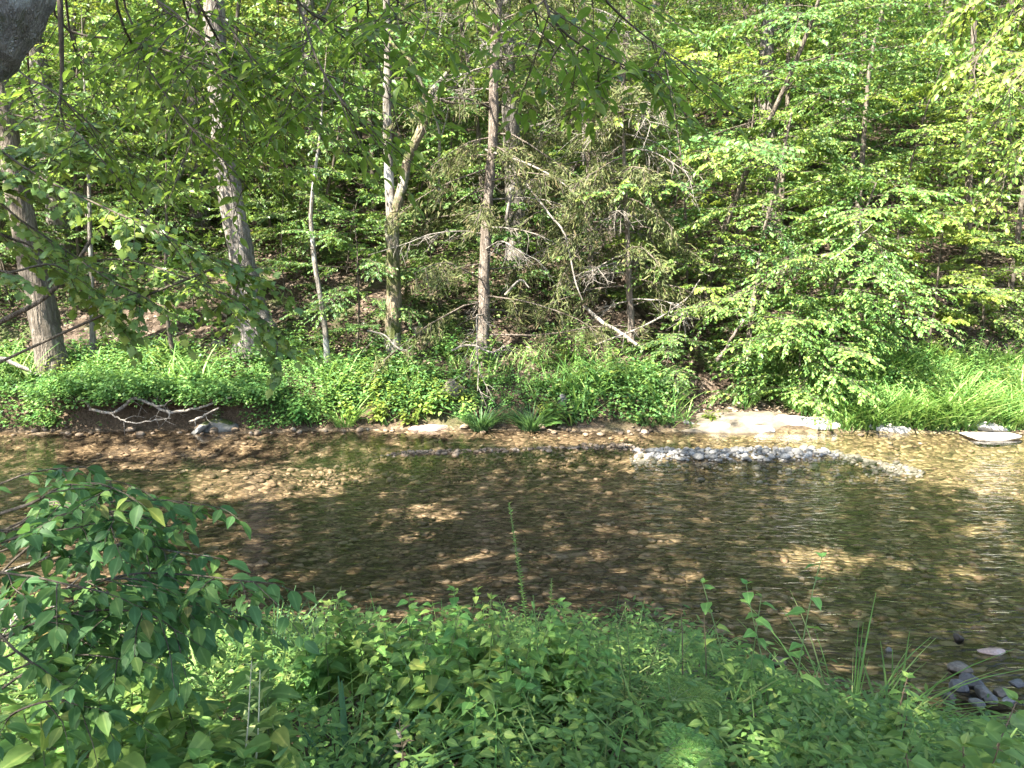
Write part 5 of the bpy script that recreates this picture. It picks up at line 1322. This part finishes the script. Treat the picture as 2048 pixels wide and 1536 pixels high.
# wiry sprigs at right
for i, (a, b, c, d, lab) in enumerate([(1255, 1400, 1250, 1205, "wiry small-leaved weed right of the central bush"), (1270, 1400, 1330, 1245, "wiry weed leaning right with pale leaflets"), (1300, 1420, 1390, 1265, "long wiry weed arching right toward the dry stalk"), (1245, 1400, 1232, 1250, "thin wiry weed leaning left beside the tall wiry one")]):
    spike(a, b, c, d, 2.7, lab, 20 + i, 80, 0.024, 'stem', 'sprig' if i % 2 else 'weed')
def sprig(px0, py0, px1, py1, Y, label, seed):
    spike(px0, py0, px1, py1, Y, label, seed, 26, 0.055, 'palestem', 'sprig')
sprig(476, 1560, 503, 1322, 2.0, "cream-stemmed sprig with narrow pale leaves, left stem, bottom left", 31)
sprig(500, 1560, 520, 1340, 2.02, "cream-stemmed sprig with narrow pale leaves, right stem, bottom left", 32)
spike(1358, 1400, 1362, 1205, 2.8, "dry brown seed stalk with nodding top", 41, 5, 0.03, 'brownstem', 'sprig')
spike(1405, 1420, 1408, 1225, 2.8, "dry curved stalk right of the nodding one", 42, 4, 0.03, 'brownstem', 'sprig')
spike(800, 1570, 798, 1440, 2.1, "dark dead stem with withered leaves at the bottom edge", 43, 20, 0.05, 'brownstem', 'litter')
def near_clump(px, Y, *a, **k):
    p = P(px, 1300, Y); return grass_clump(a[0], a[1], (p[0], p[1]), *a[2:], **k)
near_clump(1715, 3.1, "grass_clump", "big loose grass clump at the near edge left of the corner rocks", 60, 0.58, 'grass', 461, 0.2, 0.7, wid=0.45)
near_clump(640, 3.7, "grass_clump", "bluish grass clump at the water's edge left of the central bush", 60, 0.42, 'sedge', 462, 0.13, 0.5, wid=0.6)
near_clump(540, 3.7, "grass_clump", "thin bluish grass clump below the tip of the dark shrub", 70, 0.42, 'sedge', 463, 0.2, 0.6, wid=0.6)
near_clump(1420, 2.7, "grass_clump", "broad-bladed grass plant beside the dry stalks", 22, 0.36, 'grass', 464, 0.06, 0.6, wid=1.6)
near_clump(1975, 2.5, "grass_clump", "tall broad-bladed grass in front of the corner rocks", 9, 0.34, 'grass', 465, 0.08, 0.6, wid=1.0)
near_clump(690, 2.1, "grass_clump", "wide arching grass blades at bottom centre left", 34, 0.40, 'sedge', 466, 0.09, 0.8, wid=1.5)
near_clump(740, 3.6, "grass_clump", "few tall thin grass blades bending right at the water's edge", 18, 0.45, 'sedge', 467, 0.08, 0.9, wid=0.5)
near_clump(1800, 3.0, "grass_clump", "arching grass blades between the big clump and the corner rocks", 40, 0.42, 'grass', 468, 0.15, 0.7, wid=0.8)
# feathery compound leaves
def feather(px, py, Y, az, ln, label, seed):
    rng = np.random.default_rng(seed); p = P(px, py, Y); gz = H(p[0], p[1]); b = np.array([p[0], p[1], gz])
    e = empty("feathery_plant", b, label, "plant"); S = G(); L = Leaves()
    top = p + np.array([0, 0, 0.0]); tube(S, smooth(np.array([b, (b + top) / 2 + (0.01, 0, 0), top]), 3), np.linspace(0.004, 0.003, 7), 5)
    for f in range(5):
        a = az + (f - 2) * 0.5 + rng.normal(0, 0.1)
        q = smooth(np.array([top, top + ln * 0.5 * np.array([math.cos(a), math.sin(a), 0.12]), top + ln * np.array([math.cos(a), math.sin(a), -0.15])]), 6)
        tube(S, q, np.linspace(0.002, 0.001, len(q)), 4)
        for j in range(9):
            s, t = at_t(q, 0.12 + 0.87 * j / 9)
            for sg in (-1, 1):
                sd = nrm(np.cross(t, (0, 0, 1.0))) * sg; r2 = s + (sd * 0.9 + t * 0.45) * ln * 0.42 * math.sin(math.pi * (0.15 + 0.75 * j / 9))
                m = 9; u = np.linspace(0.08, 1, m)[:, None]; pp = s * (1 - u) + r2 * u
                dv = nrm(r2 - s); cr = nrm(np.cross(dv, (0, 0, 1.0)))
                for s2 in (-1, 1): L.add(pp, np.tile(cr * s2 + dv * 0.4, (m, 1)) + rng.normal(0, 0.05, (m, 3)), np.tile([0, -0.1, 1.0], (m, 1)), np.full(m, 0.019))
    lg = G(); L.build(lg, T_FAR, 0.42, rng=rng); obj("stem", S, M['stem'], e); obj("leaves", lg, M['weed'], e, smooth=False)
feather(1345, 1400, 2.35, 0.6, 0.20, "feathery fern-leaved plant right of the central bush", 1)
feather(1330, 1500, 2.0, -0.2, 0.17, "feathery fern-leaved plant at the bottom edge, lower one", 2)

# ---- dark shrub reaching in from the left
def left_shrub():
    rng = np.random.default_rng(351)
    b = np.array([-2.0, 2.0, 0.0]); b[2] = H(b[0], b[1])
    e = empty("foreground_shrub", b, "dark green shrub with large oval leaves reaching in from the left edge", "shrub")
    BR = [([(-80, 1120), (60, 1040), (170, 1010), (300, 1000), (380, 1005), (440, 1015)], 2.25, 13), ([(-60, 1180), (80, 1120), (200, 1095), (270, 1085), (330, 1100), (400, 1110)], 2.1, 13), ([(-60, 1260), (100, 1200), (250, 1150), (380, 1150), (470, 1160), (530, 1165)], 1.95, 15),
          ([(-60, 1010), (20, 960), (90, 940), (150, 935)], 2.3, 9), ([(-60, 1330), (60, 1250), (200, 1220), (300, 1230), (350, 1260)], 1.85, 12), ([(-60, 1420), (60, 1340), (150, 1310), (260, 1320)], 1.8, 10), ([(-80, 1080), (20, 1060), (120, 1060), (220, 1040)], 2.0, 10), ([(-60, 1160), (40, 1150), (140, 1170), (240, 1190)], 1.75, 10),
          ([(-60, 1480), (40, 1420), (120, 1400), (200, 1410)], 1.75, 8), ([(-60, 1240), (30, 1300), (120, 1370), (160, 1400)], 1.7, 8), ([(100, 1060), (190, 1030), (260, 1025), (330, 1050)], 2.2, 8), ([(-40, 1200), (60, 1210), (130, 1260), (180, 1290)], 2.0, 8)]
    for m in range(13):
        y0 = rng.uniform(970, 1330); ln = rng.uniform(0.35, 1.0) * (480 if 1050 < y0 < 1250 else 300); Y = rng.uniform(1.9, 2.7)
        BR.append(([(-70, y0 + 90), (ln * 0.25, y0 + 30), (ln * 0.5, y0 - 5), (ln * 0.78, y0 - 10), (ln, y0 + 12)], Y, int(8 + ln / 45)))
    L = Leaves()
    for k, (px, Y, nt) in enumerate(BR):
        q = [P(x, y, Y + 0.06 * math.sin(2 * i + k)) for i, (x, y) in enumerate(px)]
        st = b + np.array([rng.normal(0, 0.05), rng.normal(0, 0.05), 0.0]); mid = st * 0.35 + q[0] * 0.65 + np.array([-0.03, 0, 0.05])
        pp = smooth(np.array([st, mid] + q), 4); W = G(); tube(W, pp, np.linspace(0.0055, 0.0014, len(pp)), 6)
        for j in range(nt):
            u = 0.45 + 0.55 * (j + rng.random()) / nt; s, tg = at_t(pp, min(u, 0.998)); sd = nrm(np.cross(tg, (0, 0, 1.0))) * (1 if j % 2 else -1)
            X = tg * 0.7 + sd * rng.uniform(0.4, 1) + np.array([0, 0, -rng.uniform(0.0, 0.55)])
            L.add(s + nrm(X) * 0.012, X, np.array([0, -0.25, 1.0]) + rng.normal(0, 0.3, 3), rng.uniform(0.036, 0.072))
            if j % 2 == 1: twig(L, W, rng, s, tg * 0.7 + sd * 0.7, rng.uniform(0.12, 0.26), 0.002, 8, 0.056, droop=0.3)
        twig(L, W, rng, pp[-1], pp[-1] - pp[-2], 0.10, 0.002, 4, 0.066, droop=0.4)
        obj("branch", W, M['bark_pale'] if k == 1 else M['twig'], e)
    lg = G(); L.build(lg, T_OV, 1.05, rng=rng); obj("foliage", lg, M['bush'], e)
left_shrub()
# ------------------------------------------------------------------ labels: tell repeats apart
from collections import defaultdict
_by = defaultdict(list)
for o, l, sh in REG:
    if not sh: _by[l].append(o)
ORD = ["leftmost", "second from the left", "third from the left", "fourth from the left", "fifth from the left", "sixth from the left", "seventh from the left", "eighth from the left"]
for l, os_ in _by.items():
    if len(os_) > 1:
        os_.sort(key=lambda o: float(pix(np.array(o.location))[0]))
        m = len(os_)
        for i, o in enumerate(os_):
            w = "left one" if (m == 2 and i == 0) else "right one" if (m == 2) else "rightmost" if i == m - 1 else ("middle one" if m == 3 else ORD[min(i, 7)])
            o["label"] = l + ", " + w
for o in bpy.data.objects:
    if "org" in o: del o["org"]
